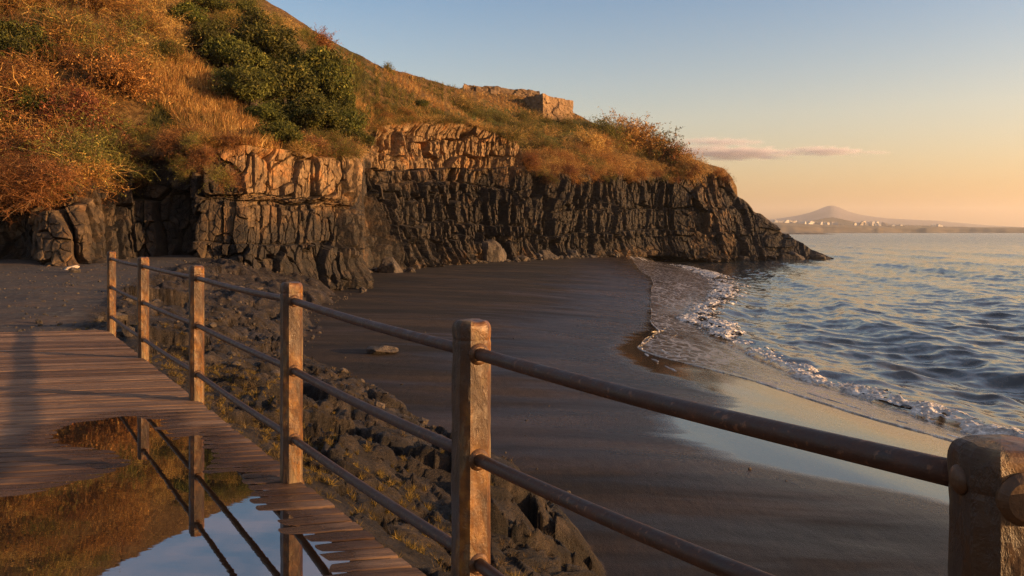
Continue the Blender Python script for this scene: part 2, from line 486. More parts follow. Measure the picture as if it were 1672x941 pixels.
def ground():
    us = np.linspace(-1500, 2300, 950)
    vs = np.concatenate([[-0.6, -1.1, -2]])
    ds = np.concatenate([np.geomspace(2.0, 70, 620), np.geomspace(70.3, 320, 120), [800, 3000]])
    U, D = np.meshgrid(us, ds)
    X = (U - CX) / F * D; Y = D.copy()
    # close part behind / under the camera
    z, rock, grav, beach = ground_z(X, Y)
    far = sstep(200, 320, Y)
    z = z * (1 - far) - 3 * far
    dist = waterline(Y) - X
    w = wetline(Y)
    wet = .5 + np.clip((X - w) / 2.4, -.5, .5) * 1.0
    damp = np.clip(.75 * sstep(-11, 4, X - w), 0, 1)
    v = np.stack([X, Y, z], -1).reshape(-1, 3)
    o = mesh('ground', v, gridfaces(*X.shape), M['ground'], attrs=dict(rock=rock.ravel(), wet=wet.ravel(), gravel=grav.ravel(), damp=damp.ravel()))
    tag(o, kind='structure')
    # the same ground carried on behind the camera
    xs = np.linspace(-60, 60, 90); ys = np.linspace(-40, 2.3, 40)
    X, Y = np.meshgrid(xs, ys)
    z, rock, grav, beach = ground_z(X, Y); z = z - .05
    wet = .5 + np.clip((X - wetline(Y)) / 1.8, -.5, .5)
    o = mesh('ground', np.stack([X, Y, z], -1).reshape(-1, 3), gridfaces(*X.shape), M['ground'],
             attrs=dict(rock=rock.ravel(), wet=wet.ravel(), gravel=grav.ravel(), damp=0 * grav.ravel()))
    tag(o, kind='structure')
ground()

# ------------------------------------------------------------------ sea
def sea():
    us = np.concatenate([np.linspace(-300, 860, 120), np.linspace(863, 1760, 640), np.linspace(1770, 4200, 160)])
    ds = np.concatenate([np.geomspace(6, 16, 50), 5.5 * F / np.linspace(440, 10, 640), np.geomspace(760, 150000, 60)])
    U, D = np.meshgrid(us, ds)
    X = (U - CX) / F * D; Y = D
    c = X - waterline(np.minimum(Y, 158))
    res = D / F * 1.6                       # sampling distance
    z = np.zeros_like(X)
    rs = np.random.default_rng(5)
    DX = np.zeros_like(X); DY = np.zeros_like(X)
    gust = .75 + .5 * fbm(X * .03, Y * .012, octv=3, seed=66)
    warps = [vnoise(X * f, Y * f, seed=900 + i) for i, f in enumerate((.12, .12, .05, .05, .022))]
    for k in range(130):
        lam = rs.uniform(.7, 3.2) if k > 50 else (rs.uniform(3, 8) if k > 14 else rs.uniform(8, 18))
        ang = math.pi + .25 + rs.normal(0, .62 if k > 50 else (.45 if k > 14 else .22))
        cxk, syk = math.cos(ang), math.sin(ang); kk = 2 * math.pi / lam
        amp = lam * (.0060 if k > 50 else (.0016 if k > 14 else .0008))
        ph = rs.uniform(0, 6.28)
        arg = kk * (cxk * X + syk * Y) + ph + 1.3 * warps[k % 2 if k > 50 else (2 + k % 2 if k > 14 else 4)]
        fd = amp * (1 - sstep(lam / 6, lam / 2.2, res * 2.6 * np.maximum(1, D / 50) ** .5)) * gust
        z += fd * np.sin(arg); c_ = np.cos(arg) * fd * 1.15; DX += c_ * cxk; DY += c_ * syk
    # long swells rolling in
    wob = 2.2 * fbm(Y * .035, X * .01, octv=3, seed=71)
    for pos, h, wd, y0, y1 in ((9.4, .50, 1.5, 26, 95), (21, .42, 2.2, 60, 175), (36, .5, 2.6, 40, 300), (55, .55, 3.2, 60, 400), (80, .6, 4, 60, 600)):
        q = c - pos - wob * (pos / 20) ** .5
        prof = np.exp(-np.where(q < 0, (q / (wd * .55)) ** 2, (q / (wd * 1.5)) ** 2))
        m = sstep(y0 * .6, y0, Y) * (1 - sstep(y1, y1 * 1.35, Y)) * (.75 + .35 * fbm(Y * .06, X * .02, octv=2, seed=77 + int(pos)))
        z += h * prof * m - .04
    # breaking edge
    q = c - .9 - .5 * fbm(Y * .22, X * .0, octv=3, seed=81)
    z += .38 * np.exp(-np.where(q < 0, (q / .5) ** 2, (q / 1.3) ** 2)) * sstep(12, 20, Y) * (1 - sstep(120, 150, Y))
    z *= sstep(-1.2, 5, c) * .75 + .25 * sstep(-1.2, .4, c)
    far = sstep(1500, 9000, D); z *= 1 - far
    z = np.where(c < -4, -1.5, z + .015)
    cal = sstep(-1, 4, c) * (1 - far); X = X + DX * cal; Y = Y + DY * cal; rough = sstep(50, 500, D)
    sh = 1 - sstep(0, 9, c)
    v = np.stack([X, Y, z], -1).reshape(-1, 3)
    f = gridfaces(*X.shape)
    cc = c.ravel(); f = f[(cc[f] > -6).any(1)]
    v, f, at = compact(v, f, dict(shallow=sh.ravel(), far=rough.ravel()))
    tag(mesh('sea', v, f, M['sea'], attrs=at), kind='structure')
sea()

def film():
    """thin sheet of water running up the sand, its lacy white rim and the foam of the breaking wave"""
    ys = np.concatenate([np.arange(9, 40, .10), np.arange(40, 80, .2), np.arange(80, 152, .4)])
    t = np.linspace(0, 1, 60)
    f0 = filmline(ys) + .35 / (1 + ys / 50) * fbm(ys * .5 / (1 + ys / 60), ys * 0, octv=4, seed=91)
    w0 = waterline(ys) + 1.6
    X = f0[:, None] + (w0 - f0)[:, None] * t[None]
    Y = np.repeat(ys[:, None], len(t), 1)
    z = ground_z(X, Y)[3] + .003 + .010 * sstep(0, .10, t)[None]
    z = np.maximum(z, .012 + 0 * z)
    tag(mesh('water', np.stack([X, Y, z], -1).reshape(-1, 3), gridfaces(*X.shape), M['film']), kind='structure')
    V, FC, n0 = [], [], 0
    def rim(yc, xc, width, thr, seed, across=10, lift=.03):
        nonlocal n0
        ta = np.linspace(0, 1, across)
        w = width * (.55 + .6 * (fbm(yc * .7, yc * 0, octv=3, seed=seed) + .3))
        w = np.clip(w, .02, None)
        X = xc[:, None] + w[:, None] * ta[None]; Y = np.repeat(yc[:, None], across, 1)
        z = ground_z(X, Y)[3]
        z = np.maximum(z, .02) + lift * np.sin(np.pi * np.clip(ta * 1.2, 0, 1))[None] + .004
        nz = fbm(X * 2.2, Y * 1.6, octv=4, seed=seed + 3) - (ta[None] - .25) * .9
        f = gridfaces(*X.shape, keep=(nz > thr))
        V.append(np.stack([X, Y, z], -1).reshape(-1, 3)); FC.append(f + n0); n0 += X.size
    rim(ys[ys < 44], f0[ys < 44] - .015, .14, -.3, 101); rim(ys[ys >= 44], f0[ys >= 44] - .015, .10, -.05, 104)
    rim(ys[ys < 46], f0[ys < 46] + .9, .18, .05, 111)
    y3 = np.arange(26, 42, .06)
    rim(y3, wetline(y3) + 1.0 + .3 * fbm(y3 * .6, y3 * 0, octv=3, seed=131), .12, .0, 133)
    y4 = np.arange(124, 147, .1)
    for k in range(3):
        rim(y4, filmline(y4) + .5 + k * 1.1 + .4 * fbm(y4 * .08, y4 * 0 + k, octv=2, seed=141 + k), .8, -.25, 143 + k)
    v = np.concatenate(V); f = np.concatenate(FC)
    v, f, _ = compact(v, f)
    tag(mesh('swash_foam', v, f, M['foam']), 'thin white foam lines left along the edge of the swash', 'foam', kind='stuff')
    # breaker foam: a tumbled band
    ys = np.concatenate([np.arange(13, 36, .05), np.arange(36, 60, .09), np.arange(60, 128, .16)])
    W = np.interp(ys, [13, 20, 30, 40, 47, 56, 66, 80, 100, 128], [1.8, 1.9, 1.7, 1.8, 3.4, 2.6, 3.2, 4.2, 3.5, 3])
    nt = 84
    t = np.linspace(0, 1, nt)
    x0 = waterline(ys) - .75 + .55 * fbm(ys * .35, ys * 0, octv=4, seed=151)
    X = x0[:, None] + W[:, None] * t[None]; Y = np.repeat(ys[:, None], nt, 1)
    n1 = fbm(X * 1.5, Y * .9, octv=5, seed=161); n2 = ridged(X * 2.4, Y * 1.9, octv=4, seed=171)
    hump = np.sin(np.pi * np.clip(t, 0, 1)) ** .7
    z = np.maximum(ground_z(X, Y)[3], 0) * .9 + .03 + hump[None] * (.20 + .10 * n1 + .07 * n2) + .03 * vnoise(X * 7, Y * 7, seed=181) + .02 * vnoise(X * 15, Y * 15, seed=182)
    patchy = .35 * fbm(ys * .12, ys * 0, octv=2, seed=191)[:, None]
    keep = (n1 + .5 * n2 + patchy - .75 * np.abs(t[None] * 2 - .75) ** 1.4 + .30 + .40 * vnoise(X * 6, Y * 5, seed=183)) > .06
    f = gridfaces(*X.shape, keep=keep)
    v, f, _ = compact(np.stack([X, Y, z], -1).reshape(-1, 3), f)
    tag(mesh('wave_foam', v, f, M['foam']), 'tumbled white foam of the small wave breaking on the black sand', 'foam', kind='stuff')
film()

# ------------------------------------------------------------------ cliff
#            u     vbase  d     vtop  dtop  tan   kind(0 columns .. 1 blocks)
ST = np.array([
    (-620, 428, 42, 250, 46, .55, 1.0), (-300, 428, 42, 262, 46, .5, 1.0), (-60, 426, 43, 285, 46, .35, .6), (10, 428, 42, 285, 45, .35, .6), (125, 432, 40.5, 290, 44, .38, .6),
    (165, 428, 43.5, 275, 48, .3, .6), (225, 430, 46, 255, 51, .22, .5), (285, 434, 46, 248, 50, .25, .5), (330, 440, 45.5, 238, 49, .35, .5),
    (400, 450, 45.5, 236, 49.5, .40, .45), (480, 458, 49, 246, 53, .38, .4), (560, 457, 53, 248, 57, .36, .35), (592, 455, 54.5, 262, 58.5, .35, .3), (602, 446, 74, 258, 80, .25, .3), (612, 444, 76, 225, 84, .35, .2),
    (625, 442, 77, 205, 88, .42, .2), (700, 434, 87, 197, 97, .42, .1), (770, 433, 95, 203, 105, .42, .05), (842, 429, 101, 229, 110, .40, .0),
    (868, 428, 106, 276, 113, .2, 0), (930, 422, 115, 282, 120, .1, 0), (1000, 416, 130, 280, 135, .14, 0), (1060, 409, 145, 290, 150, .12, .1),
    (1095, 413, 148, 288, 156, .15, .05), (1145, 420, 148, 276, 160, .40, .1), (1188, 423, 151, 280, 165, .35, .1), (1204, 424, 153, 322, 166, .16, .1), (1240, 424, 155, 352, 166, .08, .1),
    (1285, 425, 157, 383, 166, .06, .2), (1320, 423, 159, 405, 165, .05, .2), (1350, 421, 160.5, 418.5, 163, .05, .7), (1362, 424, 162, 422, 164, .05, .7)], float)
SU = ST[:, 0]
def stat(u, c): return np.interp(u, SU, ST[:, c])
BASE = np.array([P(u, vb, d) for u, vb, d in ST[:, :3]])
TOP = np.array([P(u, vt, d) for u, vt, d in ST[:, [0, 3, 4]]])

def cliff():
    # dense base line
    U = np.linspace(SU[0], SU[-1], 4000)
    # resample by screen size, finer in view
    Ud = np.linspace(SU[0], SU[-1], 30000)
    dd = np.interp(Ud, SU, ST[:, 2]); xx = (Ud - CX) / F * dd
    st = np.hypot(np.diff(xx), np.diff(dd)) / dd[1:] * F
    st = np.where(Ud[1:] < -20, st * .12, st) + .2 * np.diff(Ud)
    cu = np.concatenate([[0], np.cumsum(st)])
    U = np.interp(np.linspace(0, cu[-1], 4200), cu, Ud)
    # smooth station values a little
    def sm(c, w=4):
        out = 0
        for k in np.linspace(-w, w, 7): out = out + np.interp(U + k, SU, ST[:, c])
        return out / 7
    d0, vb, vt, dt, tn, kd = sm(2), sm(1), sm(3, 5), sm(4), sm(5), sm(6)
    bx = (U - CX) / F * d0; by = d0; bz = EYE - (vb - HZ) / F * d0 - .7
    ur = U
    tx = (ur - CX) / F * dt; ty = dt; tz = EYE - (vt - HZ) / F * dt
    s = np.concatenate([[0], np.cumsum(np.hypot(np.diff(bx), np.diff(by)))])
    # smoothed outward normal
    w = 60
    ii = np.arange(len(U)); a = np.clip(ii - w, 0, len(U) - 1); c = np.clip(ii + w, 0, len(U) - 1)
    dx, dy = bx[c] - bx[a], by[c] - by[a]; ln = np.hypot(dx, dy); nx, ny = dy / ln, -dx / ln
    T = np.linspace(0, 1, 330)
    Tg, S = np.meshgrid(T, s, indexing='ij'); _, Ug = np.meshgrid(T, U, indexing='ij')
    Z = bz + (tz - bz) * Tg
    H = np.maximum(tz - bz, .5)
    # plan lean: mostly vertical, foot flared; the upper outcrop steps back above the columns
    out = ((Ug > 600) & (Ug < 856)).astype(float) * 1.0
    out = sstep(600, 622, Ug) * (1 - sstep(846, 860, Ug))
    # height of the ledge (column top)
    zc = EYE - (np.interp(U, [560, 600, 700, 800, 860], [285, 283, 284, 280, 278]) - HZ) / F * dt
    ledge = sstep(-.25, .25, Z - zc[None] - .3 * fbm(S * .4, S * 0, octv=3, seed=201))
    lean = Tg ** 1.15
    lean = lean * (1 - out) + out * (ledge * (.72 + .28 * Tg) + (1 - ledge) * .30 * Tg)
    X = bx + (tx - bx) * lean; Y = by + (ty - by) * lean
    kd = np.broadcast_to(kd, Z.shape)
    rib = sstep(1085, 1190, Ug)
    tilt = S + rib * Z * .18
    wz = 1.1 * fbm(S * .25, Z * .25, octv=3, seed=211); wsx = .09 * fbm(S * .9, Z * .45, octv=3, seed=221)
    chk = sstep(320, 345, Ug) * (1 - sstep(588, 600, Ug))
    kk = np.clip(kd + .9 * out * ledge + .55 * chk * sstep(.58, .66, Tg), 0, 1.1)
    sc = 1.5 + 1.0 * kk
    stag = 0
    f1, g1, i1, ox1, oy1 = voronoi((tilt + wsx) / sc, (Z + wz * .3) / (5.0 - 2.6 * np.clip(kk, 0, 1)), 231, .8, .35, True)
    f2, g2, i2, ox2, oy2 = voronoi((tilt + wsx * .8) / (.70 + .25 * kd), (Z + wz * .4) / (2.2 - .5 * np.clip(kk, 0, 1)), 241, .8, .7, True)
    f3, g3, i3, ox3, oy3 = voronoi((tilt + wsx) / .32, Z / .5, 251, .9, .9, True)
    h1 = (i1 * 7.13) % 1; h2 = (i2 * 7.13) % 1; h3 = (i1 * 3.7) % 1
    big = fbm(S * .11, Z * .05, octv=3, seed=261) * 2.3 + (i1 - .5) * 1.5 - 1.5 * (h3 > .84) + ox1 * (h1 - .5) * 1.4 + oy1 * (h3 - .4) * .9
    cr1 = 1 - sstep(.01, .075, g1); cr2 = 1 - sstep(.01, .07, g2); cr3 = 1 - sstep(0, .2, g3)
    disp = big - cr1 * 1.2 - cr2 * .34 - cr3 * .07 + (i2 - .5) * .75 + ox2 * (h2 - .5) * .5 + oy2 * (h1 - .5) * .3 + (i3 - .5) * .20 + .09 * ridged(tilt * 1.1, Z * .9, octv=5, seed=271)
    lg = Tg + .03 * fbm(S * .2, S * 0, octv=3, seed=277) + .02 * (i1 - .5)
    disp += sstep(300, 345, Ug) * (.55 * (1 - sstep(.30, .315, lg)) + .45 * (1 - sstep(.56, .575, lg)) - .30 * (1 - sstep(.0, .012, np.abs(lg - .31))) - .30 * (1 - chk) * (1 - sstep(0, .012, np.abs(lg - .57))))
    disp += rib * .9 * ridged(tilt * .16, Z * .05, octv=3, seed=281)
    foot = (1 - sstep(0, .22, Tg)) * (.5 + .9 * fbm(S * .3, S * 0, octv=3, seed=291) + .5 * ridged(S * .8, Z * .8, octv=4, seed=295))
    disp += foot * 1.5
    scale = np.clip(H / 5.5, .30, 1.0)[None]
    fade = (1 - sstep(.90, 1.0, Tg)) * .8 + .2
    disp = disp * scale * fade * (1 - .45 * sstep(300, 340, Ug) * (1 - sstep(585, 600, Ug)))
    # ledge outcrop: rounder
    side = sstep(588, 593, Ug) * (1 - sstep(602, 607, Ug))
    disp = disp * (1 - .85 * side) - .5 * side
    X = X + nx * disp; Y = Y + ny * disp
    Z = Z + (.22 * fbm(S * .7, Z * .7, octv=3, seed=301)) * scale * (1 - .8 * sstep(.9, 1, Tg)) + sstep(1192, 1215, Ug) * (1 - sstep(1345, 1352, Ug)) * sstep(.3, 1, Tg) * (1.3 * ridged(S * .22, Z * 0 + 3.1, octv=4, seed=305) - .5) * scale
    # colour zones: tan weathered rock in the outcrop, top rim and the low foot
    tg = np.broadcast_to(tn, Z.shape).copy()
    tg = tg * (1 - out) + out * (ledge * .95 + (1 - ledge) * (.16 + .30 * sstep(-3.5, 0, Z - zc[None])))
    tg += .25 * sstep(.9, 1, Tg) + .32 * (1 - sstep(.02, .20, Tg)) * sstep(590, 700, Ug) * (1 - sstep(1020, 1100, Ug))
    tg += (.42 * sstep(.50, 1.0, Tg + .10 * fbm(S * .35, Z * .2, octv=3, seed=299)) - .30 * (1 - sstep(.1, .6, Tg))) * sstep(320, 400, Ug) * (1 - sstep(585, 600, Ug))
    v = np.stack([X, Y, Z], -1).reshape(-1, 3)
    tag(mesh('cliff', v, gridfaces(*Z.shape)[:, ::-1], M['rock'], smooth=False, attrs=dict(tan=np.clip(tg, 0, 1).ravel())), kind='structure')
    rim = np.stack([X[-1], Y[-1], Z[-1]], -1)
    return U, dt, rim
CU, CDT, RIM = cliff()

# ------------------------------------------------------------------ hill (thin plate spline through points read off the slope)
CP = [(-620, -60, 80), (-400, -120, 78), (-200, -150, 76), (0, -170, 76), (100, -140, 76), (180, -66, 76), (250, -28, 78), (300, -14, 80), (380, 2, 84), (440, 28, 88), (490, 52, 92), (550, 82, 98),
      (620, 111, 108), (690, 129, 128), (760, 145, 143), (850, 158, 156), (950, 193, 166), (1000, 214, 168), (1060, 235, 169), (1100, 248, 170), (1150, 268, 170), (1190, 280, 171),
      (-300, 100, 58), (0, 120, 57), (100, 120, 57), (200, 140, 58), (260, 180, 59), (300, 110, 66), (360, 195, 57), (420, 215, 58), (440, 120, 76), (520, 150, 78), (560, 200, 76),
      (600, 160, 92), (640, 150, 100), (700, 163, 108), (760, 187, 112), (805, 206, 114), (848, 227, 112),
      (800, 222, 128), (860, 200, 142), (860, 258, 122), (900, 245, 128), (900, 212, 145), (960, 245, 136), (1000, 248, 145), (1050, 262, 156), (1100, 278, 160), (700, 150, 125), (760, 168, 132)]
CP3 = [P(*c) for c in CP]
for (u, v, d) in ((-400, -120, 78), (0, -170, 76), (200, -52, 76), (380, 2, 84), (490, 52, 92), (620, 111, 108), (760, 145, 143), (950, 193, 166), (1100, 248, 170)):
    p = P(u, v, d)
    CP3.append(np.array([(u - CX) / F * (d + 45), d + 45, p[2] - 2])); CP3.append(np.array([(u - CX) / F * (d + 130), d + 130, p[2] - 12]))
for (u, d, z) in ((1190, 195, 6), (1204, 185, 9), (1240, 182, 5), (1285, 178, 1), (1320, 174, -1), (1350, 170, -2), (1190, 300, -8), (1350, 200, -6), (1500, 200, -12)):
    CP3.append(np.array([(u - CX) / F * d, d, z]))
for u in (-300, 0, 125, 225, 330, 400, 480, 560, 625, 700, 770, 842, 868, 930, 1000, 1060, 1145, 1188, 1240, 1285, 1320, 1350):
    k = np.argmin(np.abs(CU - u)); CP3.append(RIM[k])
CP3 = np.array(CP3)
def tps_fit(p, lam=.6):
    n = len(p); d = np.hypot(p[:, None, 0] - p[None, :, 0], p[:, None, 1] - p[None, :, 1])
    K = np.where(d > 0, d * d * np.log(d + 1e-9), 0) + lam * np.eye(n) * 10
    A = np.zeros((n + 3, n + 3)); A[:n, :n] = K; A[:n, n] = 1; A[:n, n + 1:] = p[:, :2]; A[n, :n] = 1; A[n + 1:, :n] = p[:, :2].T
    return np.linalg.solve(A, np.concatenate([p[:, 2], [0, 0, 0]]))
TW = tps_fit(CP3)
def tps(x, y):
    r = TW[-3] + TW[-2] * x + TW[-1] * y
    for (cx, cy, _), w in zip(CP3, TW):
        d2 = (x - cx) ** 2 + (y - cy) ** 2
        r = r + w * .5 * d2 * np.log(d2 + 1e-12)
    return r

def hill():
    sel = np.unique(np.concatenate([np.arange(0, len(CU), 7), [len(CU) - 1]]))
    u = CU[sel]
    rim = RIM[sel]
    R = np.concatenate([[0], np.cumsum(np.linspace(.12, .75, 210)), ])
    R = np.concatenate([R, R[-1] + np.cumsum(np.linspace(1, 9, 28))])
    # move straight away from the camera, starting at the rim
    ux = rim[:, 0] / np.hypot(rim[:, 0], rim[:, 1]); uy = rim[:, 1] / np.hypot(rim[:, 0], rim[:, 1])
    X = rim[:, 0][None] + ux[None] * R[:, None]; Y = rim[:, 1][None] + uy[None] * R[:, None]
    Z = tps(X, Y)
    bl = sstep(0, 2.5, R)[:, None]
    off = (rim[:, 2] - Z[0])[None] * (1 - sstep(0, 9, R))[:, None]
    Z = Z + off
    amp = sstep(0, 4, R)[:, None]
    Z = Z + amp * (.55 * fbm(X * .22, Y * .22, octv=5, seed=311) + .16 * fbm(X * 1.1, Y * 1.1, octv=4, seed=312))
    Z = np.minimum(Z, rim[:, 2][None] + .3 - (R[:, None] * 1.1 - .8) * sstep(1196, 1206, u)[None] + 1e3 * (1 - sstep(1196, 1206, u))[None])
    Z[0] = rim[:, 2] + .02
    D = Y
    uu = X / Y * F + CX; vv = HZ - (Z - EYE) / D * F
    # greener tracts
    def blob(u0, v0, ru, rv): return np.exp(-(((uu - u0) / ru) ** 2 + ((vv - v0) / rv) ** 2))
    g = .12 + .9 * blob(450, 150, 130, 90) + .7 * blob(300, 205, 70, 40) + .8 * blob(800, 195, 90, 22) + .9 * blob(900, 225, 110, 32) + .55 * blob(20, 100, 60, 60) + .5 * blob(650, 185, 60, 14) + .25 * blob(560, 120, 80, 40)
    v = np.stack([X, Y, Z], -1).reshape(-1, 3)
    o = mesh('hill', v, gridfaces(*X.shape), M['hill'], attrs=dict(green=np.clip(g, 0, 1).ravel()))
    tag(o, kind='structure')
    return u, X, Y, Z, uu, vv
HU, HX, HY, HZZ, HUU, HVV = hill()

def hill_at(u, v):
    """point of the slope that the camera sees at photo pixel (u, v); None past the ridge"""
    k = int(np.clip(np.searchsorted(HU, u), 1, len(HU) - 1))
    col = HVV[:, k]
    hit = np.where(col <= v)[0]
    if len(hit) == 0: return None
    i = hit[0]
    return np.array([HX[i, k], HY[i, k], HZZ[i, k]])

def hill_z(x, y):
    d2 = (HX - x) ** 2 + (HY - y) ** 2
    k = np.argmin(d2)
    return HZZ.ravel()[k]

# ------------------------------------------------------------------ plants
def ribbons(paths, width, tint, taper=.75, rs=None):
    """paths: (n,k,3) -> flat strips; returns verts, quads, tint"""
    n, k, _ = paths.shape
    tan = np.gradient(paths, axis=1)
    side = np.cross(tan, rs.normal(size=(n, 1, 3)))
    side /= np.linalg.norm(side, axis=2, keepdims=True) + 1e-9
    w = (np.asarray(width).reshape(-1, 1) * (1 - taper * np.linspace(0, 1, k)[None]))[..., None] * .5
    a, b = paths - side * w, paths + side * w
    v = np.stack([a, b], 2).reshape(-1, 3)
    i = np.arange(n * k * 2).reshape(n, k, 2)
    f = np.stack([i[:, :-1, 0], i[:, :-1, 1], i[:, 1:, 1], i[:, 1:, 0]], -1).reshape(-1, 4)
    t = np.repeat(np.asarray(tint).reshape(n, 1, 3), k * 2, 1).reshape(-1, 3)
    return v, f, t

def walk(start, dirs, length, k, curl, rs, droop=0):
    n = len(start)
    p = np.zeros((n, k, 3)); p[:, 0] = start
    d = dirs.copy(); st = np.asarray(length).reshape(-1, 1) / (k - 1)
    turn = rs.normal(size=(n, 3)) * curl
    for i in range(1, k):
        d = d + turn + rs.normal(size=(n, 3)) * curl * .7 + np.array([0, 0, -droop])
        d /= np.linalg.norm(d, axis=1, keepdims=True)
        p[:, i] = p[:, i - 1] + d * st
    return p

def join(parts):
    V, Fc, T, n = [], [], [], 0
    for v, f, t in parts:
        V.append(v); Fc.append(f + n); T.append(t); n += len(v)
    return np.concatenate(V), np.concatenate(Fc), np.concatenate(T)

def colmix(n, rs, a, b, c=None, pc=.0):
    t = rs.random((n, 1)); r = np.array(a) * (1 - t) + np.array(b) * t
    if c is not None:
        m = rs.random(n) < pc; r[m] = np.array(c)
    return r * rs.uniform(.75, 1.25, (n, 1))

def leaves(cent, nrm, size, tint, rs, aspect=.45):
    n = len(cent)
    a = np.cross(nrm, rs.normal(size=(n, 3))); a /= np.linalg.norm(a, axis=1, keepdims=True) + 1e-9
    b = np.cross(nrm, a); b /= np.linalg.norm(b, axis=1, keepdims=True) + 1e-9
    s = (size * rs.uniform(.6, 1.3, n))[:, None]
    a = a * s; b = b * s * aspect; nn = nrm * s * .18
    v = np.stack([cent - a, cent - b + nn, cent + a, cent + b + nn], 1).reshape(-1, 3)
    f = np.arange(n * 4).reshape(n, 4)
    return v, f, np.repeat(tint, 4, 0)

def dry_shrub(seed, stems=70, twigs=9, H=1.0, leafn=1500, pal=None, curl=.16, wtw=.0075):
    """wiry shrub about 1 unit high and wide"""
    rs = np.random.default_rng(seed)
    pal = pal or ((.16, .075, .030), (.36, .165, .060), (.50, .30, .13))
    az = rs.uniform(0, 2 * np.pi, stems); el = np.arccos(rs.uniform(.05, 1, stems))
    d = np.stack([np.cos(az) * np.sin(el), np.sin(az) * np.sin(el), np.cos(el) + .15], 1); d /= np.linalg.norm(d, axis=1, keepdims=True)
    L = rs.uniform(.55, 1.05, stems) * H
    p = walk(np.stack([rs.normal(0, .07, stems), rs.normal(0, .07, stems), np.full(stems, -.05)], 1), d, L, 8, curl, rs, .04)
    parts = [ribbons(p, np.full(stems, .016), colmix(stems, rs, (.07, .045, .03), (.20, .11, .055)), .6, rs)]
    n = stems * twigs
    si = np.repeat(np.arange(stems), twigs); ti = rs.uniform(1.5, 6.9, n)
    i0 = ti.astype(int); fr = (ti - i0)[:, None]
    st = p[si, i0] * (1 - fr) + p[si, np.minimum(i0 + 1, 7)] * fr
    dd = (p[si, i0 + 1] - p[si, i0]); dd /= np.linalg.norm(dd, axis=1, keepdims=True) + 1e-9
    dd = dd + rs.normal(size=(n, 3)) * .75; dd /= np.linalg.norm(dd, axis=1, keepdims=True)
    q = walk(st, dd, rs.uniform(.16, .42, n) * H, 6, curl * 2.2, rs, .03)
    tc = colmix(n, rs, pal[0], pal[1], pal[2], .22)
    parts.append(ribbons(q, rs.uniform(.6, 1.4, n) * wtw, tc, .7, rs))
    if leafn:
        k = rs.integers(0, n, leafn); j = rs.integers(1, 6, leafn)
        c = q[k, j] + rs.normal(0, .02, (leafn, 3))
        nr = rs.normal(size=(leafn, 3)); nr /= np.linalg.norm(nr, axis=1, keepdims=True)
        parts.append(leaves(c, nr, (.03 if leafn > 5000 else .021) * H, colmix(leafn, rs, pal[0], pal[1], pal[2], .15), rs, .4))
    v, f, t = join(parts)
    return v, f, t

def green_crown(seed, clumps=46, per=150, size=.05, pal=None, flat=.8):
    rs = np.random.default_rng(seed)
    pal = pal or ((.030, .036, .008), (.125, .118, .024), (.20, .16, .034))
    u = rs.normal(size=(clumps, 3)); u /= np.linalg.norm(u, axis=1, keepdims=True); u[:, 2] = np.abs(u[:, 2]) * 1.1 - .25
    c = u * rs.uniform(.25, .72, (clumps, 1)) * np.array([1, 1, flat]) + np.array([0, 0, .38])
    rad = rs.uniform(.14, .32, clumps)
    n = clumps * per
    ci = np.repeat(np.arange(clumps), per)
    w = rs.normal(size=(n, 3)); w /= np.linalg.norm(w, axis=1, keepdims=True); w[:, 2] = w[:, 2] * .8 + .12
    r = rad[ci] * rs.uniform(.25, 1.08, n) ** .6
    pos = c[ci] + w * r[:, None]
    nr = w + rs.normal(size=(n, 3)) * .7 + np.array([0, 0, .3]); nr /= np.linalg.norm(nr, axis=1, keepdims=True)
    ct = colmix(clumps, rs, (.8, .8, .8), (1.2, 1.25, 1.1))
    tint = colmix(n, rs, pal[0], pal[1], pal[2], .05) * ct[ci]
    parts = [leaves(pos, nr, np.full(n, size), tint, rs, .5)]
    # sprays poking out
    m = clumps * 5; k = rs.integers(0, n, m)
    q = walk(pos[k], w[k] + np.array([0, 0, .4]), rs.uniform(.08, .2, m), 4, .12, rs)
    parts.append(ribbons(q, np.full(m, .022), tint[k] * 1.2, .8, rs))
    # inner limbs
    z = np.zeros((clumps, 3)); z[:, 2] = -.1
    limb = np.stack([z + (c - z) * t for t in np.linspace(0, 1, 5)], 1) + rs.normal(0, .02, (clumps, 5, 3))
    limb[:, 0] = z
    lb = ribbons(limb, np.full(clumps, .05), np.tile(np.array([[.05, .035, .025]]), (clumps, 1)), .7, rs)
    return join(parts), lb

def tuft(seed, n=60, H=1.0, pal=None, spread=.55):
    rs = np.random.default_rng(seed)
    pal = pal or ((.20, .12, .045), (.42, .27, .10), (.52, .38, .17))
    az = rs.uniform(0, 2 * np.pi, n); el = np.abs(rs.normal(0, spread, n))
    d = np.stack([np.cos(az) * np.sin(el), np.sin(az) * np.sin(el), np.cos(el)], 1)
    p = walk(np.concatenate([rs.normal(0, .12, (n, 2)), np.full((n, 1), -.05)], 1), d, rs.uniform(.5, 1.1, n) * H, 4, .12, rs, .10)
    return ribbons(p, np.full(n, .045), colmix(n, rs, *pal[:2], pal[2], .2), .85, rs)

ORANGE = ((.11, .046, .013), (.32, .140, .036), (.52, .28, .085))
RUST = ((.06, .022, .010), (.19, .066, .022), (.36, .16, .06))
GOLD = ((.27, .145, .040), (.52, .31, .085), (.66, .46, .17))
OLIVE = ((.050, .048, .011), (.135, .120, .026), (.26, .20, .045))
MOSS = ((.05, .036, .010), (.14, .088, .022), (.26, .16, .04))

